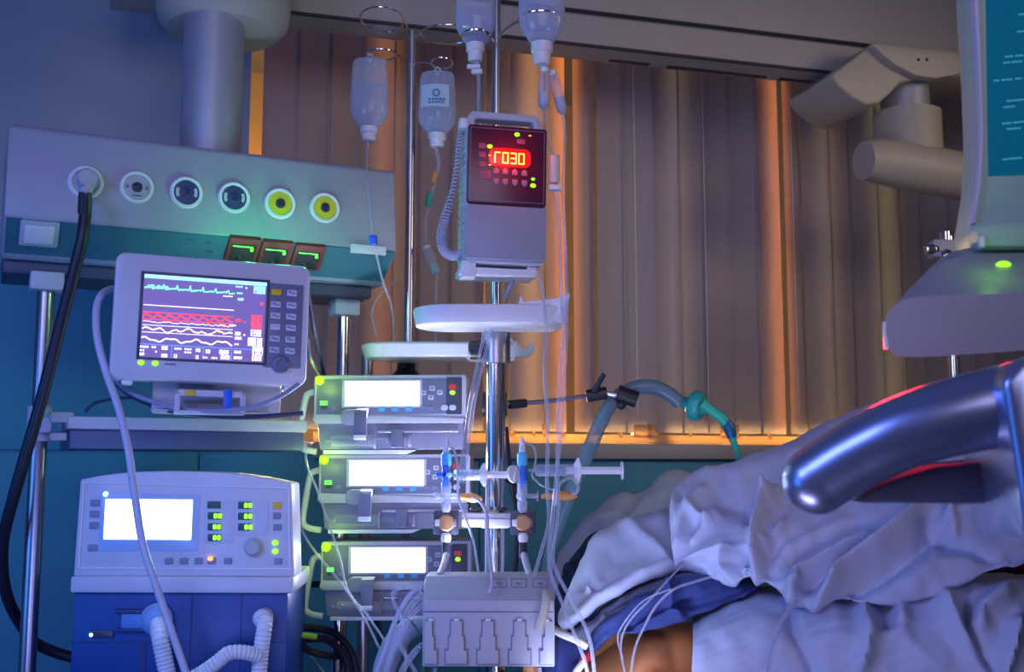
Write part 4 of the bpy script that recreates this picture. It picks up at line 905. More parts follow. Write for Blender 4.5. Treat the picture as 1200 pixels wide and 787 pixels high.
# ================================================================== MODULE BOX
X = Fr('module_rack', 572, 742, 1.785, -.5, 0, 0, label='pale module box with five stepped connector bays hanging in front of the pole', cat='module box')
xa_, xb_ = X(495, 740)[0], X(650, 740)[0]; zt_ = X(572, 704)[1]; zb_ = X(572, 781)[1]; ztt = X(572, 674, .05)[1]
mb = MB(); mb.prism([(0, zb_), (0, zt_+.002), (.002, zt_+.004), (.045, ztt), (.12, ztt), (.12, zb_)], xa_, xb_, 'x', .003)
shell = mb.build('housing', M_offw, X.o)
z1_ = X(572, 716)[1]
MB().box(xa_+.001, xb_-.001, -.004, .004, z1_, zt_+.002, .0015).build('front_lip', M_offw, X.o)
mb = MB(); mb.box(xa_+.002, xb_-.002, -.001, .002, z1_-.0015, z1_, .0003); mb.build('shadow_gap', M_dark, X.o)
M_bay = mat('bay_gap', (.24, .24, .30), .7)
for k, px in enumerate((500, 535, 572, 609, 645)):
    cx = X(px, 750)[0]; za, zb__, zc_, zd = X(572, 727)[1], X(572, 745)[1], X(572, 761)[1], X(572, 777)[1]
    for j, (gr, m, y0_) in enumerate(((.0022, M_bay, -.0012), (0, M_offw, -.006))):
        w1, w2, w3 = .009+gr, .012+gr, .017+gr
        L_ = max(cx-w3, xa_+.004)-cx; R_ = min(cx+w3, xb_-.004)-cx
        c_ = lambda v: max(L_, min(R_, v))
        P = [(c_(-w3), zd-gr), (c_(-w3), zc_+gr), (c_(-w2), zc_+gr), (c_(-w2), zb__+gr), (c_(-w1), zb__+gr), (c_(-w1), za+gr), (c_(w1), za+gr), (c_(w1), zb__+gr), (c_(w2), zb__+gr), (c_(w2), zc_+gr), (c_(w3), zc_+gr), (c_(w3), zd-gr)]
        R2 = []
        for u, v in P:
            if not R2 or (abs(R2[-1][0]-u-cx)+abs(R2[-1][1]-v)) > 1e-5: R2.append((cx+u, v))
        o = MB(); o.prism(R2, y0_, .001, 'y', .0008 if j else 0)
        if j == 0: par = o.build('connector_bay', m, X.o)
        else:
            o.build('bay_cover', m, par)
            MB().ball((cx if 0 < k < 4 else cx+(L_+R_)/2, -.006, za+.002), .005, (1, .5, .6), 12).build('bay_clip', M_white, par)
# key outlines on the sloping top
nrm = V((0, -(ztt-zt_-.004), .043)).normalized(); upv = V((0, .043, ztt-zt_-.004)).normalized()
def on_slope(px, py):
    o = X.I @ CAM; d = X.I.to_3x3() @ ray(px, py); t = (V((0, .002, zt_+.004))-o).dot(nrm)/d.dot(nrm); return o+d*t
for px in (585, 608, 633):
    c = on_slope(px, 683); mb = MB(); w, h = .012, .010
    for a, b in (((-w, -h), (w, -h)), ((w, -h), (w, h)), ((w, h), (-w, h)), ((-w, h), (-w, -h)), ((-.005, 0), (.005, 0)), ((-.003, -.003), (.003, -.003))): mb.strokes([V(a), V(b)], .0012, -.0006, .0004)
    for v in mb.bm.verts: v.co = c+V((1, 0, 0))*v.co.x+upv*v.co.z-nrm*v.co.y
    mb.build('top_key', M_panel, X.o)
pz = X.loc((pq.x, pq.y, X.M.translation.z))
MB().box(pz.x-.03, pz.x+.03, .115, pz.y-.012, -.03, .02, .004).build('pole_mount', M_black, X.o)

line('sample_tube', [(640, 695, 1.80), (640, 702, 1.765), (637, 718, 1.755), (630, 738, 1.755)], tw(11, 1.76), M_cream, 'cream plastic clip tube hanging over the right edge of the module box', 'clip')
line('sample_tube', [(650, 738, 1.80), (660, 743, 1.78), (675, 749, 1.77), (688, 757, 1.77)], tw(10, 1.77), M_cream, 'cream stub tube poking out from the right side of the module box', 'connector')

# ================================================================== LINES AROUND THE BOX
bund = [((495, 684), (478, 700), (462, 730), (450, 765), (436, 800)), ((495, 695), (480, 712), (470, 735), (458, 770), (448, 800)), ((496, 708), (482, 722), (468, 750), (455, 775), (450, 800)), ((494, 690), (470, 688), (460, 700), (472, 728), (468, 752), (480, 775), (495, 800)), ((496, 755), (485, 765), (472, 785), (468, 800))]
labs = ['outermost pale line curving from the left side of the module box to the frame bottom', 'second pale line in the bundle left of the module box', 'third pale line in the bundle left of the module box', 'pale line doubling back in an S-bend left of the module box', 'short pale line low at the lower left corner of the module box']
for k, (b, lb) in enumerate(zip(bund, labs)): line('bundle_line', [(x, y, 1.83-.004*k) for x, y in b], tw((6, 8, 6, 5, 8)[k], 1.82), M_cable if k in (0,) else M_tube, lb)
sh = world_thing('cable_sleeve', unp(455, 760, 1.9), 'wide whitish plastic sleeve hanging lower left of the module box', 'sleeve'); o_ = V(sh.location)
MB().tube([unp(*p)-o_ for p in ((500, 730, 1.92), (482, 735, 1.9), (464, 752, 1.89), (452, 778, 1.89), (446, 805, 1.89))], [.013, .017, .020, .020, .018], 14).build('sleeve', mat('sleeve_film', (.45, .50, .60), .4, alpha=.8), sh)
line('green_cable', [(470, 720, 1.85), (482, 728, 1.83), (491, 742, 1.82), (494, 760, 1.82)], tw(2.6, 1.83), M_dgreen, 'thin dark green cable ending in a green plug left of the module box', 'cable')
q = MB(); q.cyl(unp(496, 790, 1.82), unp(494, 758, 1.82), .009, .006, bev=.002); tag(q.build('cable_plug', M_dgreen), 'dark green cable plug at the lower left corner of the module box', 'plug')
line('thin_line', [(358, 520, 2.2), (360, 545, 2.19), (372, 575, 2.19), (384, 610, 2.19), (398, 652, 2.19), (407, 690, 2.19), (430, 720, 2.15), (452, 752, 2.1)], tw(2.6, 2.18), M_tube, 'thin greenish line drooping from the top pump handle past the lower pumps')
line('thin_line', [(350, 612, 2.2), (362, 636, 2.19), (384, 664, 2.19), (405, 690, 2.18), (426, 722, 2.15), (445, 760, 2.1)], tw(2.6, 2.18), M_tube, 'thin greenish line from the middle pump handle crossing the lowest pump')
line('thin_line', [(350, 735, 2.3), (356, 755, 2.3), (370, 775, 2.28), (390, 800, 2.25)], tw(2.2, 2.3), M_tube, 'thin pale line low between ventilator and pump stand')
line('power_cable', [(338, 737, 2.2), (362, 735, 2.25), (392, 742, 2.3), (412, 765, 2.32), (420, 805, 2.32)], tw(9, 2.28), M_rubber, 'black cable arching from the ventilator to the pump stand, uppermost of three', 'cable')
line('power_cable', [(340, 748, 2.2), (365, 748, 2.24), (385, 750, 2.28), (404, 770, 2.3), (410, 805, 2.3)], tw(9, 2.26), M_rubber, 'black cable with a lime stretch beside it, middle of three by the pump stand', 'cable')
line('power_cable', [(350, 752, 2.2), (362, 762, 2.22), (385, 768, 2.25), (402, 768, 2.35)], tw(9, 2.24), M_rubber, 'black cable ending low by the pump stand, lowest of three', 'cable')
q = MB(); q.tube([unp(338, 745, 2.19), unp(352, 744, 2.19), unp(370, 746, 2.21)], .006, 10); tag(q.build('earth_cable', mat('earth_lime', (.35, .55, .05), .4)), 'short yellow-green earth cable at the right side of the ventilator', 'cable')
line('power_cable', [(440, 722, 2.3), (446, 745, 2.28), (452, 770, 2.27), (458, 805, 2.26)], tw(7, 2.28), M_rubber, 'black cable dropping between pump stand and white sleeve', 'cable')
line('power_cable', [(344, 725, 2.36), (350, 700, 2.38), (362, 686, 2.4), (376, 684, 2.4)], tw(8, 2.38), M_rubber, 'black cable bending up behind the lowest pump handle', 'cable')
line('power_cable', [(592, 500, 2.2), (598, 560, 2.2), (606, 600, 2.22), (606, 640, 2.22), (600, 690, 2.2)], tw(7, 2.2), M_rubber, 'black cable running behind the right side of the centre pole', 'cable')
line('power_cable', [(592, 562, 2.16), (603, 568, 2.16), (612, 582, 2.16), (618, 600, 2.16)], tw(5, 2.16), M_rubber, 'short black cable curving from the centre pole behind the right stopcock', 'cable')
for k, (pts, lb) in enumerate(((((510, 782), (508, 800), (505, 820)), 'pale line leaving the underside of the module box at its left end'), (((580, 782), (577, 800), (572, 820)), 'pale line leaving the underside of the module box at its middle'), (((632, 782), (634, 800), (640, 820)), 'pale line leaving the underside of the module box at its right end'))):
    line('box_line', [(x, y, 1.81) for x, y in pts], tw(5, 1.8), M_tube, lb)

# ================================================================== BREATHING CIRCUIT AND ITS HOLDER
line('breathing_circuit_hose', [(640, 680, 2.22), (648, 635, 2.22), (668, 578, 2.22), (690, 528, 2.22), (706, 490, 2.22), (722, 466, 2.22), (745, 454, 2.22), (768, 454, 2.22), (785, 462, 2.22), (797, 472, 2.22)], tw(17, 2.22), M_breath, 'wide dark teal breathing hose arching from the bed to the green filter', 'hose', seg=16)
cn = world_thing('breathing_filter', unp(820, 475, 2.22), 'green disc filter with tapering catheter mount at the end of the teal hose', 'breathing filter'); o_ = V(cn.location)
c = unp(816, 475, 2.22)-o_; dd = V((.85, -.45, -.25)).normalized()
M_gfil = mat('green_filter', (.03, .42, .32), .35, var=.2)
MB().lathe([(.012, -.030), (.014, -.018), (.026, -.012), (.030, -.006), (.030, .006), (.026, .012), (.014, .016), (.011, .026)], c, dd, 32).build('filter_disc', M_gfil, cn)
MB().tube([unp(*p)-o_ for p in ((822, 472, 2.2), (833, 480, 2.2), (844, 488, 2.2), (852, 496, 2.2))], [.011, .010, .011, .010], 14).build('elbow', M_green, cn)
MB().tube([unp(*p)-o_ for p in ((850, 492, 2.2), (855, 502, 2.2), (858, 512, 2.2))], [.010, .012, .010], 14).build('connector', mat('deep_teal', (.01, .12, .22), .35), cn)
MB().tube([unp(*p)-o_ for p in ((857, 509, 2.2), (861, 522, 2.2), (865, 534, 2.21), (866, 548, 2.24), (868, 570, 2.3))], [.009, .006, .0045, .0045, .0045], 12).build('catheter_mount', M_green, cn)
arm = world_thing('hose_holder', unp(592, 473, 2.13), 'black clamp arm with winged lever holding the breathing hose to the centre pole', 'holder arm'); o_ = V(arm.location)
MB().tube([unp(592, 473, 2.13)-o_, unp(640, 470, 2.16)-o_, unp(690, 463, 2.19)-o_], .0042, 10).build('rod', M_steel, arm)
MB().cyl(unp(566, 473, 2.13)-o_, unp(594, 473, 2.13)-o_, .024, bev=.004).build('pole_clamp', M_black, arm)
MB().cyl(unp(597, 474, 2.13)-o_, unp(616, 472, 2.145)-o_, .0085, bev=.002).build('sleeve', M_black, arm)
MB().cyl(unp(687, 464, 2.19)-o_, unp(711, 460, 2.19)-o_, .0125, bev=.003).build('joint', M_black, arm)
MB().tube([unp(697, 458, 2.18)-o_, unp(702, 448, 2.175)-o_, unp(708, 438, 2.17)-o_], [.008, .005, .005], 10).build('wing_lever', M_black, arm)
MB().tube([unp(711, 461, 2.19)-o_, unp(722, 463, 2.19)-o_], .005, 10, smooth=False).build('joint_rod', M_steel, arm)
mb = MB(); a, b = unp(723, 460, 2.19)-o_, unp(746, 468, 2.19)-o_; mb.tube([a, b], .0165, 14, smooth=False); mb.ball(unp(728, 474, 2.185)-o_, .010, seg=12); mb.build('hose_clip', M_black, arm)

# ================================================================== RIGHT BOOM ARM
A = Fr('boom_arm', 1060, 110, 2.92, 16, label='beige ceiling boom with curved trolley, metal collar and stubby arm at upper right', cat='boom arm')
xa_, za_ = A(963, 92); xm, zm_ = A(1010, 57)
# curved trolley hugging the underside of the beam
P = [A(1012, 57), A(985, 78), A(962, 95), A(970, 108), A(986, 121), A(1004, 130), A(1018, 127), A(1030, 117), A(1042, 104), A(1062, 99), A(1100, 98), A(1140, 94), A(1200, 88), A(1260, 84), A(1260, 78), A(1200, 76)]
MB().prism(P, -.05, .17, 'y', .012, 3).build('trolley', mat('boom_enamel', (.46, .41, .30), .5, var=.05, scale=6), A.o)
P = [A(1018, 54, -.06), A(1030, 66, -.06), A(1045, 78, -.06), A(1068, 90, -.06), A(1092, 94, -.06), A(1115, 90, -.06), A(1135, 82, -.06), A(1160, 72, -.06)]
cov = MB().prism(P, -.075, -.045, 'y', .004).build('front_cover', mat('boom_enamel', (.46, .41, .30), .5, var=.05, scale=6), A.o)
mb = MB()
for px in (1076, 1086): x, z = A(px, 70, -.075); mb.lathe([(.004, 0), (.004, .002)], (x, -.0755, z), (0, -1, 0), 12)
mb.build('cover_screw', M_slot, cov)
x, z = A(1060, 110, .04); x1, z1_ = A(1060, 126, .04); rr_ = 28*2.92/F
MB().cyl((x, .04, z1_-.03), (x, .04, z+.03), rr_, seg=40).build('collar', M_alu, A.o)
zc1 = A(1062, 138, .04)[1]; zc2 = A(1062, 182, .04)[1]
MB().cyl((x+.004, .04, zc2-.01), (x+.004, .04, zc1+.01), 39*2.92/F, seg=40, bev=.01).build('joint_drum', mat('boom_enamel', (.46, .41, .30), .5, var=.05, scale=6), A.o)
x, z = A(1098, 150, -.03); mb = MB(); mb.box(x-.004, x-.001, -.026, -.02, z-.005, z-.002); mb.box(x+.002, x+.005, -.028, -.02, z-.005, z-.002); mb.build('drum_screw', M_white, A.o)
pts = [A.p(1012, 188, .0), A.p(1030, 189, .0), A.p(1060, 194, -.005), A.p(1130, 207, -.015), A.p(1260, 232, -.03)]
mb = MB(); mb.tube(pts, [.050, .058, .062, .063, .064], 28)
for v in mb.bm.verts: pass
mb.build('arm', mat('boom_enamel', (.46, .41, .30), .5, var=.05, scale=6), A.o)

# ================================================================== CHROME POLE AT RIGHT
cp = unp(1118, 430, 2.75); CP = world_thing('equipment_pole', (cp.x, cp.y, 0), 'short chrome equipment pole with clamp head behind the right console', 'pole')
zc = unp(1112, 268, 2.75).z
MB().cyl((0, 0, 0), (0, 0, zc-.012), .0145).build('pole', M_chrome, CP)
MB().lathe([(.2, 0), (.2, .02), (.02, .05)], (0, 0, 0)).build('foot', M_steel, CP)
MB().cyl((-.006, 0, zc-.024), (-.006, 0, zc), .015, bev=.002).build('pole_cap', M_chrome, CP)
mb = MB(); mb.box(-.05, .08, -.03, .02, zc-.07, zc-.022, .01); mb.build('clamp_head', M_offw, CP)
mb = MB(); mb.ball((-.018, -.03, zc-.066), .018, seg=14); mb.box(-.066, -.03, -.03, -.005, zc-.06, zc-.036, .005); mb.build('clamp_screw', M_chrome, CP)

# ================================================================== CART AT THE RIGHT EDGE
Z = Fr('monitor_cart', 1120, 380, 1.32, -8, label='large medical cart at right edge with teal screen, grey console and thick blue grip', cat='medical cart')
# console
P = [Z(1037, 372), Z(1041, 408), Z(1060, 416), Z(1120, 416), Z(1260, 408), Z(1260, 360), Z(1180, 358), Z(1100, 358), Z(1060, 352)]
z_ = lambda px, py, w=0: Z(px, py, w)
mb = MB(); bm = mb.bm
front = [Z.p(1037, 374), Z.p(1044, 412), Z.p(1075, 418), Z.p(1150, 414), Z.p(1270, 405)]
ridge = [Z.p(1040, 366), Z.p(1062, 350), Z.p(1110, 346), Z.p(1170, 344), Z.p(1270, 338)]
upper = [Z.p(1056, 350, .05), Z.p(1085, 320, .05), Z.p(1115, 303, .06), Z.p(1170, 300, .06), Z.p(1270, 298, .06)]
crest = [Z.p(1068, 338, .09), Z.p(1094, 310, .10), Z.p(1122, 293, .12), Z.p(1170, 290, .12), Z.p(1270, 288, .12)]
backt = [V((p.x, .26, p.z-.01)) for p in crest]; backb = [V((p.x, .26, front[i].z+.034)) for i, p in enumerate(crest)]
rows = [front, ridge, upper, crest, backt, backb]
vr = [[bm.verts.new(p) for p in spline(r, 6)] for r in rows]
for a, b in zip(vr, vr[1:]+vr[:1]):
    for k in range(len(a)-1): bm.faces.new((a[k], a[k+1], b[k+1], b[k]))
bm.faces.new([r[0] for r in vr]); bm.faces.new([r[-1] for r in vr][::-1])
cons = mb.build('console', M_console, Z.o, 24)
a = Z(1060, 416); MB().box(a[0]+.012, a[0]+.14, .02, .06, a[1]+.012, a[1]+.020, .002).build('red_streak_strip', lamp_mat('red_streak_glow', (1, .03, .06), 9), cons)  # hidden glowing strip added to redden the top of the grip
light('red_streak_light', 'AREA', Z.M @ V((a[0]+.03, .035, a[1]+.004)), (1, .02, .05), .28, .19, Z.M @ V((a[0]-.06, -.2, a[1]-.08)), shape='RECTANGLE', size_y=.05, spread=math.radians(80))  # unseen red light added for the streak on the grip
MB().box(Z(1037, 380)[0]-.001, Z(1040, 380)[0]+.001, .0, .012, Z(1038, 408)[1], Z(1038, 376)[1], .001).build('lit_edge_strip', M_white, cons)  # white strip paints the lit edge of the console
x, z = Z(1176, 310, .045); MB().ball((x, .045, z), .0075, (1.2, .6, .6), 16).build('power_led', E_lime, cons)
glow('cart_led_glow', 1166, 303, 1.33, (.3, 1, .05), .02, .01)
MB().tube([Z.p(1128, 420, .12), Z.p(1128, 520, .14)], .035, 16, smooth=False).build('neck', M_dark, Z.o) if False else None
# screen head above the console
Y = .09
P = [Z(1138, -60, Y), Z(1141, 0, Y), Z(1146, 80, Y), Z(1149, 160, Y), Z(1146, 215, Y), Z(1137, 268, Y), Z(1141, 280, Y), Z(1151, 293, Y), Z(1280, 298, Y), Z(1280, -60, Y)]
MB().prism(P, Y, Y+.09, 'y', .006).build('screen_head', M_bezel, Z.o)
MB().prism([Z(1137, -60, Y-.004), Z(1141, 0, Y-.004), Z(1146, 80, Y-.004), Z(1149, 160, Y-.004), Z(1145, 215, Y-.004), Z(1138, 262, Y-.004), Z(1144, 262, Y-.004), Z(1151, 215, Y-.004), Z(1153.5, 160, Y-.004), Z(1151, 80, Y-.004), Z(1148, 0, Y-.004), Z(1147, -60, Y-.004)], Y-.006, Y+.02, 'y', .002).build('screen_edge', M_grey, Z.o)
ts = MB().prism([Z(1154, -55, Y), Z(1158, 206, Y), Z(1270, 202, Y), Z(1270, -55, Y)], Y-.003, Y+.002, 'y').build('teal_screen', E_teal, Z.o)
mb = MB()
for y, segs in ((68, ((1178, 1188), (1190, 1200))), (75, ((1176, 1184), (1186, 1198))), (95, ((1165, 1171), (1174, 1186), (1190, 1198))), (120, ((1180, 1200),)), (127, ((1176, 1190),)), (146, ((1175, 1186), (1188, 1200))), (153, ((1180, 1196),)), (188, ((1175, 1198),)), (40, ((1192, 1200),)), (20, ((1194, 1202),))):
    for a, b in segs:
        k = a
        while k < b:
            x0_, zz = Z(k, y-.3*(k-1160)*.3, Y-.004); x1_, _ = Z(min(b, k+2.4), y, Y-.004); mb.box(x0_, x1_, Y-.0045, Y-.002, zz-.0010, zz+.0010); k += 3.4
mb.build('screen_text', E_tealtx, ts)
MB().prism([Z(1139, 268, Y-.02), Z(1150, 290, Y-.02), Z(1280, 292, Y-.02), Z(1280, 256, Y-.02), Z(1160, 262, Y-.02)], Y-.03, Y+.02, 'y', .004).build('lower_bezel', M_bezel, Z.o)
MB().box(Z(1148, 283, Y-.03)[0], Z(1154, 283, Y-.03)[0], Y-.034, Y-.02, Z(1150, 290, Y-.03)[1], Z(1150, 276, Y-.03)[1], .002).build('edge_bar', M_white, Z.o)  # plain white bar at the bezel's lower left corner
# thick curved grip
gp = [Z.p(1290, 470, -.22), Z.p(1197, 474, -.22), Z.p(1135, 484, -.215), Z.p(1066, 504, -.20), Z.p(1010, 530, -.18), Z.p(972, 553, -.165), Z.p(957, 563, -.16)]
mb = MB(); mb.tube(gp, [.044, .042, .039, .037, .036, .036, .036], 36, 12); mb.ball(gp[-1], .036, seg=32)
grip = mb.build('grip', M_grip, Z.o, 80)
mb = MB(); mb.prism([Z(1000, 588, -.14), Z(1012, 574, -.14), Z(1040, 560, -.14), Z(1090, 545, -.14), Z(1280, 530, -.14), Z(1280, 589, -.14)], -.17, .1, 'y', .006); mb.build('under_plate', mat('grip_underside', (.06, .07, .14), .7), Z.o)
P = [Z(1166, 448, -.27), Z(1172, 470, -.27), Z(1186, 560, -.27), Z(1196, 640, -.27), Z(1300, 640, -.27), Z(1300, 415, -.27), Z(1190, 420, -.27)]
mb = MB(); mb.prism(P, -.29, -.1, 'y', .010, 3); mb.build('side_panel', M_grip, Z.o)
x, z = Z(1170, 596, -.16); MB().ball((x, -.16, z), .006, seg=12).build('blue_lamp', E_blueled, Z.o)
zfz = -Z.M.translation.z
x, _ = Z(1330, 400, .1); mb = MB(); mb.box(x-.05, x+.10, .08, .24, zfz+.1, Z(1200, 412)[1]+.01, .01); mb.box(x-.2, x+.25, -.15, .4, zfz+.06, zfz+.12, .02)
mb.build('pedestal', M_console, Z.o)
mb = MB(); mb.tube([Z.p(1270, 480, -.2), V((x+.02, .1, Z(1240, 440, 0)[1])), V((x+.03, .16, Z(1240, 400, 0)[1]))], .03, 14); mb.build('grip_bracket', M_console, Z.o)
mb = MB()
for sx in (-.17, .22):
    for yy in (-.12, .37): mb.cyl((x+sx-.012, yy, zfz+.035), (x+sx+.012, yy, zfz+.035), .035)
mb.build('caster', M_rubber, Z.o)

# ================================================================== BED, PATIENT AND BEDDING
bd = world_thing('hospital_bed', (.75, 2.25, 0), 'hospital bed under the white bedding at lower right, mostly hidden', 'bed')
BM = Matrix.Rotation(0, 4, 'Z')
MB().box(-.62, 1.0, -.40, .42, .70, .84, .03).build('mattress', M_cloth2, bd)
MB().box(-.64, 1.02, -.42, .44, .62, .70, .01).build('bed_frame', M_steel, bd)
for sx in (-.55, .9):
    for sy in (-.35, .37): MB().cyl((sx, sy, 0), (sx, sy, .63), .025).build('leg', M_steel, bd)

def cloth(name, grid, folds, m, parent=None, nu=70, nv=50, th=.006, nz=.004, nsc=9, seed=0, extra=None):
    """a sheet draped over a grid of support points, with pressed-in folds"""
    G_ = [[unp(*p) for p in r] for r in grid]; px = [[V((p[0], p[1])) for p in r] for r in grid]
    def cr(a, t):
        n = len(a); s_ = t*(n-1); j = min(int(s_), n-2); u = s_-j
        p0 = a[j-1] if j > 0 else 2*a[0]-a[1]; p1 = a[j]; p2 = a[j+1]; p3 = a[j+2] if j+2 < n else 2*a[-1]-a[-2]
        return .5*((2*p1)+(p2-p0)*u+(2*p0-5*p1+4*p2-p3)*u*u+(3*p1-p0-3*p2+p3)*u**3)
    mb = MB(); bm = mb.bm; vv = []; dirs = []
    for j in range(nv+1):
        rowP = [cr([G_[r][c] for r in range(len(G_))], j/nv) for c in range(len(G_[0]))]
        row2 = [cr([px[r][c] for r in range(len(G_))], j/nv) for c in range(len(G_[0]))]
        vv.append([(cr(rowP, i/nu), cr(row2, i/nu)) for i in range(nu+1)])
    VV = []; BK = []; NN = []
    for j in range(nv+1):
        row = []
        for i in range(nu+1):
            du = vv[j][min(i+1, nu)][0]-vv[j][max(i-1, 0)][0]; dv = vv[min(j+1, nv)][i][0]-vv[max(j-1, 0)][i][0]
            n = du.cross(dv); row.append(n.normalized() if n.length > 1e-12 else V((0, 0, 0)))
        NN.append(row)
    mid = vv[nv//2][nu//2][0]
    if NN[nv//2][nu//2].dot(CAM-mid) < 0: NN = [[-n for n in r] for r in NN]
    for _ in range(3):                                      # soften the normals so that tight turns stay smooth
        NN = [[sum((NN[b][a] for b in (max(j-1, 0), j, min(j+1, nv)) for a in (max(i-1, 0), i, min(i+1, nu))), V((0, 0, 0))).normalized() for i in range(nu+1)] for j in range(nv+1)]
    for j in range(nv+1):
        R_ = []; B_ = []
        for i in range(nu+1):
            p, q = vv[j][i]; n = NN[j][i]; h = 0
            for pl, w, amp in folds:
                best = 1e9; tt = 0
                for k, (a, b) in enumerate(zip(pl, pl[1:])):
                    a, b = V(a), V(b); ab = b-a; t = max(0, min(1, (q-a).dot(ab)/ab.length_squared)); d = (q-(a+ab*t)).length
                    if d < best: best = d; tt = (k+t)/(len(pl)-1)
                taper = min(1, 4*min(tt, 1-tt)+.35)
                h += 1.75*amp*taper*math.exp(-(best/w)**1.6)
            h += nz*noise.noise(V((q.x, q.y, seed*7))*nsc/1000*6)+nz*.4*noise.noise(V((q.x*.4+q.y*.9, q.y*.3, seed*3))*nsc/1000*22)
            R_.append(bm.verts.new(p+n*h)); B_.append(bm.verts.new(p+n*(h-th)))
        VV.append(R_); BK.append(B_)
    for j in range(nv):
        for i in range(nu):
            bm.faces.new((VV[j][i], VV[j][i+1], VV[j+1][i+1], VV[j+1][i])); bm.faces.new((BK[j][i], BK[j+1][i], BK[j+1][i+1], BK[j][i+1]))
    for j in range(nv):
        bm.faces.new((VV[j][0], VV[j+1][0], BK[j+1][0], BK[j][0])); bm.faces.new((VV[j][nu], BK[j][nu], BK[j+1][nu], VV[j+1][nu]))
    for i in range(nu):
        bm.faces.new((VV[0][i], BK[0][i], BK[0][i+1], VV[0][i+1])); bm.faces.new((VV[nv][i], VV[nv][i+1], BK[nv][i+1], BK[nv][i]))
    o = mb.build(name, m, parent, 80); return o

# blanket: big rumpled mound
g = [[(805, 612, 2.45), (860, 590, 2.5), (925, 560, 2.52), (1000, 520, 2.52), (1100, 490, 2.5), (1230, 480, 2.45)],
     [(795, 585, 2.22), (848, 549, 2.26), (915, 523, 2.26), (1000, 480, 2.25), (1100, 452, 2.22), (1230, 440, 2.18)],
     [(786, 604, 2.10), (840, 580, 2.10), (910, 560, 2.08), (1000, 540, 2.04), (1100, 520, 2.0), (1230, 520, 1.95)],
     [(787, 630, 2.04), (842, 622, 1.99), (905, 612, 1.95), (1000, 605, 1.92), (1100, 590, 1.88), (1230, 590, 1.85)],
     [(794, 652, 2.02), (845, 655, 1.94), (895, 652, 1.89), (990, 660, 1.85), (1085, 648, 1.82), (1230, 640, 1.80)],
     [(798, 663, 2.02), (848, 683, 1.93), (890, 682, 1.87), (965, 706, 1.82), (1080, 700, 1.79), (1172, 664, 1.79)],
     [(802, 660, 2.07), (850, 678, 1.99), (890, 676, 1.95), (965, 700, 1.90), (1080, 692, 1.87), (1178, 658, 1.87)]]
folds = [([(790, 612), (797, 585), (820, 566), (848, 553)], 7, .014), ([(797, 658), (803, 615), (815, 590), (835, 572)], 8, .014), ([(808, 600), (830, 615), (840, 605), (838, 592)], 6, .012),
         ([(812, 640), (838, 610)], 5, .010), ([(797, 660), (830, 650), (853, 644), (851, 662), (862, 680)], 6, .014), ([(905, 577), (896, 610), (887, 640), (888, 676)], 8, .030), ([(918, 577), (900, 600)], 7, .016),
         ([(921, 612), (905, 632), (895, 645)], 5, .014), ([(880, 640), (872, 668), (878, 684)], 7, -.018), ([(868, 600), (888, 600)], 10, -.012), ([(912, 625), (900, 650), (898, 680)], 9, -.012),
         ([(957, 704), (985, 672), (1030, 645), (1065, 615), (1090, 588)], 10, .030), ([(975, 712), (1010, 690), (1060, 655), (1100, 620)], 12, -.014), ([(940, 700), (965, 672), (1010, 640), (1050, 612)], 7, -.016), ([(932, 690), (933, 668), (985, 640), (1050, 612)], 6, .014), ([(924, 676), (928, 692), (945, 704)], 6, .014),
         ([(921, 662), (960, 635), (1010, 612), (1060, 602)], 12, -.016), ([(930, 640), (990, 612), (1050, 598)], 10, .010), ([(1096, 626), (1118, 640), (1160, 655)], 6, -.014), ([(1108, 600), (1118, 618), (1118, 635)], 5, .010), ([(1080, 600), (1088, 620), (1120, 645)], 14, -.012),
         ([(1098, 628), (1112, 606), (1150, 602), (1195, 610)], 10, .016), ([(850, 560), (900, 545), (950, 530)], 14, .008), ([(830, 585), (870, 590), (920, 570)], 12, -.008), ([(1050, 690), (1100, 660), (1150, 650)], 16, .008)]
tag(cloth('blanket', g, folds, M_cloth, nu=200, nv=130, seed=1), 'rumpled white blanket heaped over the patient behind the thick blue grip', 'blanket')
# lower sheet
g = [[(812, 724, 2.02), (880, 688, 2.03), (960, 690, 2.0), (1060, 680, 1.98), (1130, 668, 1.95), (1240, 670, 1.92)],
     [(812, 735, 1.90), (880, 702, 1.92), (960, 706, 1.88), (1060, 696, 1.85), (1130, 682, 1.82), (1240, 690, 1.80)],
     [(812, 752, 1.84), (880, 735, 1.83), (960, 735, 1.80), (1060, 730, 1.78), (1130, 720, 1.76), (1240, 725, 1.74)],
     [(811, 775, 1.81), (880, 768, 1.79), (960, 768, 1.77), (1060, 768, 1.75), (1130, 765, 1.73), (1240, 768, 1.71)],
     [(810, 815, 1.80), (880, 815, 1.78), (960, 815, 1.76), (1060, 815, 1.74), (1130, 815, 1.72), (1240, 815, 1.70)],
     [(810, 880, 1.80), (880, 880, 1.78), (960, 880, 1.76), (1060, 880, 1.74), (1130, 880, 1.72), (1240, 880, 1.70)]]
folds = [([(1012, 702), (1018, 745), (1005, 790)], 9, .014), ([(1057, 700), (1058, 735)], 8, .014), ([(1105, 690), (1120, 725), (1150, 775), (1170, 810)], 10, .020), ([(1135, 690), (1133, 730), (1150, 770), (1180, 810)], 8, -.022), ([(1190, 690), (1150, 715), (1145, 740)], 10, .016),
         ([(1195, 720), (1185, 760), (1170, 800)], 9, .016), ([(928, 708), (930, 735), (945, 765), (960, 800)], 8, -.012), ([(975, 700), (980, 740)], 12, .008), ([(950, 750), (1060, 745), (1110, 790)], 14, .008), ([(1035, 700), (1038, 740)], 9, -.010), ([(830, 745), (880, 725), (910, 740)], 16, .006)]
tag(cloth('bed_sheet', g, folds, M_cloth, nu=120, nv=70, seed=2), 'smooth white sheet hanging along the near side of the bed below the blanket', 'sheet')
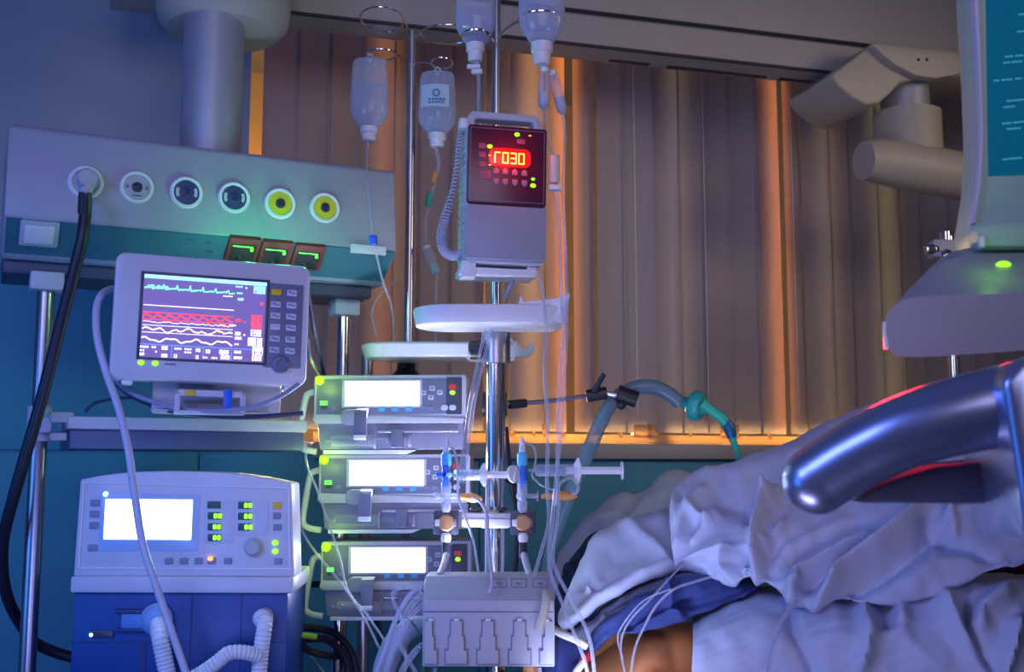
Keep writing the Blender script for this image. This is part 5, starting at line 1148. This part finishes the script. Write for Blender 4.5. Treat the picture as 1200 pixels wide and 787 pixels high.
# pillow
g = [[(690, 665, 2.40), (715, 645, 2.40), (750, 625, 2.40), (815, 610, 2.40)],
     [(684, 652, 2.22), (704, 622, 2.22), (745, 606, 2.22), (815, 588, 2.22)],
     [(666, 690, 2.08), (692, 658, 2.07), (740, 638, 2.08), (815, 622, 2.10)],
     [(654, 722, 2.0), (684, 694, 1.99), (735, 668, 2.01), (815, 650, 2.04)],
     [(660, 738, 1.98), (694, 712, 1.97), (737, 684, 1.99), (815, 664, 2.03)],
     [(668, 738, 2.04), (700, 712, 2.04), (745, 684, 2.06), (815, 664, 2.10)]]
folds = [([(690, 640), (740, 620), (790, 608)], 10, .006), ([(730, 615), (765, 640), (785, 662)], 8, .010), ([(700, 680), (720, 655), (760, 645)], 10, -.006), ([(678, 690), (690, 680), (702, 690)], 6, -.008), ([(690, 690), (692, 694)], 4, .010), ([(668, 728), (700, 700), (745, 675), (790, 660)], 5, .010)]
tag(cloth('pillow', g, folds, M_cloth, nu=70, nv=60, seed=3, th=.008), 'pale pillow lit brightly from the left beside the blanket', 'pillow')
# grey edge beneath the pillow: its darker side, added as separate cloth
g = [[(650, 752, 2.03), (690, 722, 2.03), (735, 690, 2.05), (800, 665, 2.07)], [(652, 762, 1.97), (697, 722, 1.965), (740, 694, 1.98), (810, 670, 2.01)], [(655, 775, 1.955), (702, 738, 1.95), (748, 706, 1.965), (818, 682, 1.99)], [(658, 790, 1.97), (707, 750, 1.97), (752, 715, 1.98), (822, 692, 2.0)]]
tag(cloth('hem', g, [([(690, 725), (740, 700), (790, 680)], 5, -.008), ([(705, 715), (712, 735)], 5, .008), ([(735, 695), (742, 712)], 5, -.006)], M_greycl, nu=50, nv=24, seed=4), 'slate grey towel squeezed between the pale pillow and the blue gown', 'hem')
# back drape
g = [[(640, 690, 2.62), (690, 640, 2.62), (727, 610, 2.62), (755, 605, 2.62), (783, 585, 2.62), (845, 590, 2.62)], [(645, 655, 2.52), (688, 606, 2.52), (726, 578, 2.52), (754, 577, 2.5), (784, 551, 2.5), (845, 560, 2.5)],
     [(640, 690, 2.44), (688, 640, 2.44), (724, 612, 2.42), (756, 604, 2.40), (788, 585, 2.40), (845, 590, 2.40)], [(640, 740, 2.40), (688, 700, 2.38), (724, 665, 2.36), (756, 650, 2.34), (790, 640, 2.34), (845, 640, 2.34)], [(640, 790, 2.38), (688, 760, 2.36), (724, 740, 2.34), (756, 730, 2.33), (790, 720, 2.33), (845, 720, 2.33)]]
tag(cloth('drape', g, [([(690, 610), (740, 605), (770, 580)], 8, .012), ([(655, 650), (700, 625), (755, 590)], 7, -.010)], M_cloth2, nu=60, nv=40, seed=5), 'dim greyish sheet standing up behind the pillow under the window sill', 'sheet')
# dark garment
g = [[(652, 690, 2.38), (668, 655, 2.38), (690, 628, 2.38), (708, 622, 2.36)], [(648, 710, 2.30), (665, 675, 2.30), (688, 645, 2.30), (705, 638, 2.28)], [(645, 745, 2.26), (658, 710, 2.24), (680, 690, 2.22), (700, 680, 2.22)], [(645, 790, 2.24), (660, 770, 2.22), (680, 750, 2.20), (700, 740, 2.2)]]
tag(cloth('garment', g, [([(660, 690), (675, 660)], 4, .012), ([(675, 670), (690, 640)], 4, -.012), ([(655, 715), (668, 680)], 4, -.010)], M_navycl, nu=40, nv=40, nz=.008, nsc=8, seed=6), 'crumpled dark garment wedged left of the pale pillow', 'garment')
# maroon cloth in the gap at right
g = [[(1150, 640, 1.96), (1180, 640, 1.95), (1215, 640, 1.94)], [(1148, 668, 1.93), (1180, 666, 1.92), (1215, 668, 1.91)], [(1146, 702, 1.94), (1180, 702, 1.93), (1215, 705, 1.92)]]
tag(cloth('folded_cloth', g, [([(1160, 670), (1200, 668)], 10, .01)], M_maroncl, nu=24, nv=20, seed=8), 'dark maroon cloth showing in the gap between blanket and sheet at right', 'cloth')

# patient: one continuous skinned body lying on the side, mostly under the bedding
def patient():
    hip = unp(930, 832, 2.10); wst = unp(845, 806, 2.09); ch = unp(768, 794, 2.045); sh = unp(724, 804, 2.035); nk = unp(684, 822, 2.03); hd = unp(640, 836, 2.04)
    J = [hip, wst, ch, sh, nk, hd, hd+V((-.035, -.02, .005)), hd+V((-.055, -.03, .012))]
    R_ = [.125, .118, .126, .098, .05, .078, .085, .065]
    E_ = [(i, i+1) for i in range(len(J)-1)]
    def chain(start, pts, rad):
        k = start
        for p, r in zip(pts, rad): J.append(p); R_.append(r); E_.append((k, len(J)-1)); k = len(J)-1
        return k
    chain(6, [J[6]+V((.01, -.01, .085)), J[6]+V((.012, -.012, .105))], [.018, .010])          # nose, turned up
    for sgn in (-1, 1):
        a = 3
        el = chain(a, [sh+V((.02, .15*sgn, -.01)), sh+V((.24, .19*sgn, -.03)), sh+V((.42, .17*sgn, -.04))], [.06, .043, .033])
        hn = chain(el, [J[el]+V((.06, 0, -.01))], [.03])
        for f_ in range(4): chain(hn, [J[hn]+V((.03, -.02+.013*f_, .0)), J[hn]+V((.05, -.024+.014*f_, -.006)), J[hn]+V((.065, -.026+.015*f_, -.015))], [.009, .0085, .008])
        chain(el, [J[el]+V((.03, -.03, .0)), J[el]+V((.05, -.045, -.005))], [.010, .009])
        kn = chain(0, [hip+V((.12, .08*sgn, -.01)), hip+V((.48, .09*sgn, .01)), hip+V((.88, .08*sgn, -.02)), hip+V((.93, .08*sgn, .08))], [.09, .062, .040, .032])
    me = bpy.data.meshes.new('person'); me.from_pydata([tuple(j-hip) for j in J], E_, []); o = bpy.data.objects.new('person_tmp', me); COL.objects.link(o)
    sk = o.modifiers.new('s', 'SKIN'); sk.use_smooth_shade = True
    for d, r in zip(me.skin_vertices[0].data, R_): d.radius = (r, r)
    me.skin_vertices[0].data[0].use_root = True
    ss = o.modifiers.new('u', 'SUBSURF'); ss.levels = 2; ss.render_levels = 2
    dg = bpy.context.evaluated_depsgraph_get(); m2 = bpy.data.meshes.new_from_object(o.evaluated_get(dg)); m2.name = 'person'
    bpy.data.objects.remove(o)
    for p in m2.polygons: p.use_smooth = True
    m2.materials.clear(); m2.materials.append(M_skin)
    b = bpy.data.objects.new('person', m2); COL.objects.link(b); b.location = hip
    tag(b, 'person lying in bed with bare brown side showing below a blue gown', 'person')
    mb = MB(); mb.ball(hd+V((-.050, -.022, -.008))-hip, .083, (.75, 1.0, 1.05), 20); mb.build('hair', M_hair, b)
    return b, hip
PER, hip = patient()
g = [[(640, 800, 2.06), (690, 740, 2.06), (735, 705, 2.06), (790, 680, 2.07), (850, 672, 2.07), (895, 676, 2.05)], [(645, 805, 1.96), (700, 742, 1.95), (742, 714, 1.95), (793, 694, 1.95), (845, 684, 1.96), (890, 683, 1.95)],
     [(648, 815, 1.93), (703, 748, 1.925), (750, 728, 1.925), (797, 712, 1.93), (840, 702, 1.93), (880, 690, 1.92)], [(655, 825, 1.925), (706, 752, 1.92), (755, 740, 1.92), (800, 725, 1.925), (840, 712, 1.925), (872, 698, 1.915)], [(660, 830, 1.95), (708, 752, 1.95), (757, 738, 1.95), (801, 722, 1.95), (840, 708, 1.95), (870, 694, 1.95)]]
o = cloth('gown', g, [([(700, 745), (750, 712), (800, 690), (860, 682)], 6, .012), ([(720, 742), (770, 715), (830, 700)], 6, -.010), ([(790, 690), (785, 712), (800, 722)], 5, .012), ([(815, 700), (850, 690)], 5, .010), ([(740, 735), (790, 712)], 5, .008)], M_gown, nu=90, nv=44, nz=.006, nsc=7, seed=9)
o.parent = PER; o.location = o.location-hip
g = [[(640, 745, 2.02), (660, 742, 2.0), (685, 738, 1.99), (704, 742, 1.98)], [(640, 765, 1.96), (658, 762, 1.94), (682, 752, 1.94), (700, 752, 1.95)], [(640, 800, 1.93), (655, 795, 1.92), (670, 780, 1.93), (688, 765, 1.96)], [(640, 840, 1.92), (652, 835, 1.92), (664, 820, 1.93), (678, 800, 1.97)]]
o = cloth('gown', g, [([(665, 750), (655, 790)], 6, .012)], M_gown, nu=30, nv=30, nz=.008, seed=10); o.name = 'gown_sleeve'
o.parent = PER; o.location = o.location-hip
# lines on the patient
line('patient_line', [(800, 662, 1.955), (782, 680, 1.915), (762, 702, 1.90), (742, 722, 1.895), (730, 742, 1.895), (728, 765, 1.89), (735, 800, 1.87)], tw(2.4, 1.9), M_tube, 'left of the clear lines looping over the blue gown onto the bare skin')
line('patient_line', [(838, 674, 1.93), (812, 682, 1.915), (790, 690, 1.905), (770, 708, 1.90), (756, 732, 1.895), (744, 760, 1.885), (738, 800, 1.87)], tw(3, 1.9), M_tube, 'right of the clear lines looping over the blue gown onto the bare skin')
line('patient_line', [(786, 690, 1.905), (760, 700, 1.9), (745, 712, 1.895), (728, 735, 1.895), (724, 750, 1.895), (730, 772, 1.885)], tw(2, 1.9), M_tube, 'shortest clear line between the two long ones on the blue gown')
ld = world_thing('ecg_lead', unp(684, 775, 1.86), 'white electrode lead with red clip by the bare skin right of the module box', 'electrode lead'); o_ = V(ld.location)
MB().tube([unp(*p)-o_ for p in ((668, 800, 1.85), (676, 786, 1.86), (684, 776, 1.87))], .006, 10).build('lead', M_white, ld)
MB().tube([unp(*p)-o_ for p in ((681, 779, 1.87), (687, 770, 1.88), (692, 767, 1.885))], [.007, .008, .006], 10).build('clip', M_redclip, ld)
line('drain_tube', [(936, 698, 1.83), (926, 712, 1.80), (912, 735, 1.775), (903, 755, 1.765), (898, 775, 1.755), (893, 805, 1.75)], tw(6, 1.77), M_tube, 'clear tube running down over the near sheet below the blanket corner')

# ================================================================== LIGHT
w = bpy.data.worlds.new('world'); SC.world = w; w.use_nodes = True
bg = w.node_tree.nodes['Background']; bg.inputs[0].default_value = (.24, .27, .50, 1); bg.inputs[1].default_value = .08
# dimmed lamps of the ward: blue night light from the left, plus unseen lamps added to fill dim parts
light('night_light', 'AREA', (-1.9, .8, 1.2), (.04, .28, 1.0), 8, .8, (-.75, 2.6, .95))
light('vent_fill', 'AREA', (-.50, 1.0, .95), (.20, .32, 1.0), .95, .3, (-.6, 2.0, 1.2), spread=math.radians(90))  # added lamp out of view, brightens the ventilator panel
light('skin_fill', 'AREA', (.12, 1.1, .92), (.64, .58, 1.0), 1.9, .25, (.40, 2.0, 1.05))  # added lamp out of view for the bare skin and near sheet
light('bed_lamp', 'AREA', (-1.05, .58, 1.9), (.22, .30, 1.0), 11, .5, (.6, 2.0, 1.15))
light('tray_fill', 'AREA', (-.06, 2.0, 1.0), (.62, .68, 1.0), 3.4, .08, (-.06, 2.05, 1.5), spread=math.radians(110))  # added lamp hidden behind the module box, lights the tray undersides
light('bedding_fill', 'AREA', (.10, 1.72, .90), (.50, .58, 1.0), .45, .12, (.24, 2.1, 1.12), spread=math.radians(90))  # second added lamp, lifts gown and pillow; no strip is there
light('blind_side_fill', 'AREA', (2.4, 1.3, 2.3), (1.0, .80, .60), 1.6, .6, (.15, 2.95, 1.75), spread=math.radians(60))  # added warm lamp from the right for blinds, beam and boom
light('blind_front_fill', 'AREA', (.2, -.6, 2.4), (.76, .66, .95), 3.0, 1.2, (.2, 3, 1.9), spread=math.radians(70))  # added lavender fill from behind the camera onto the blinds
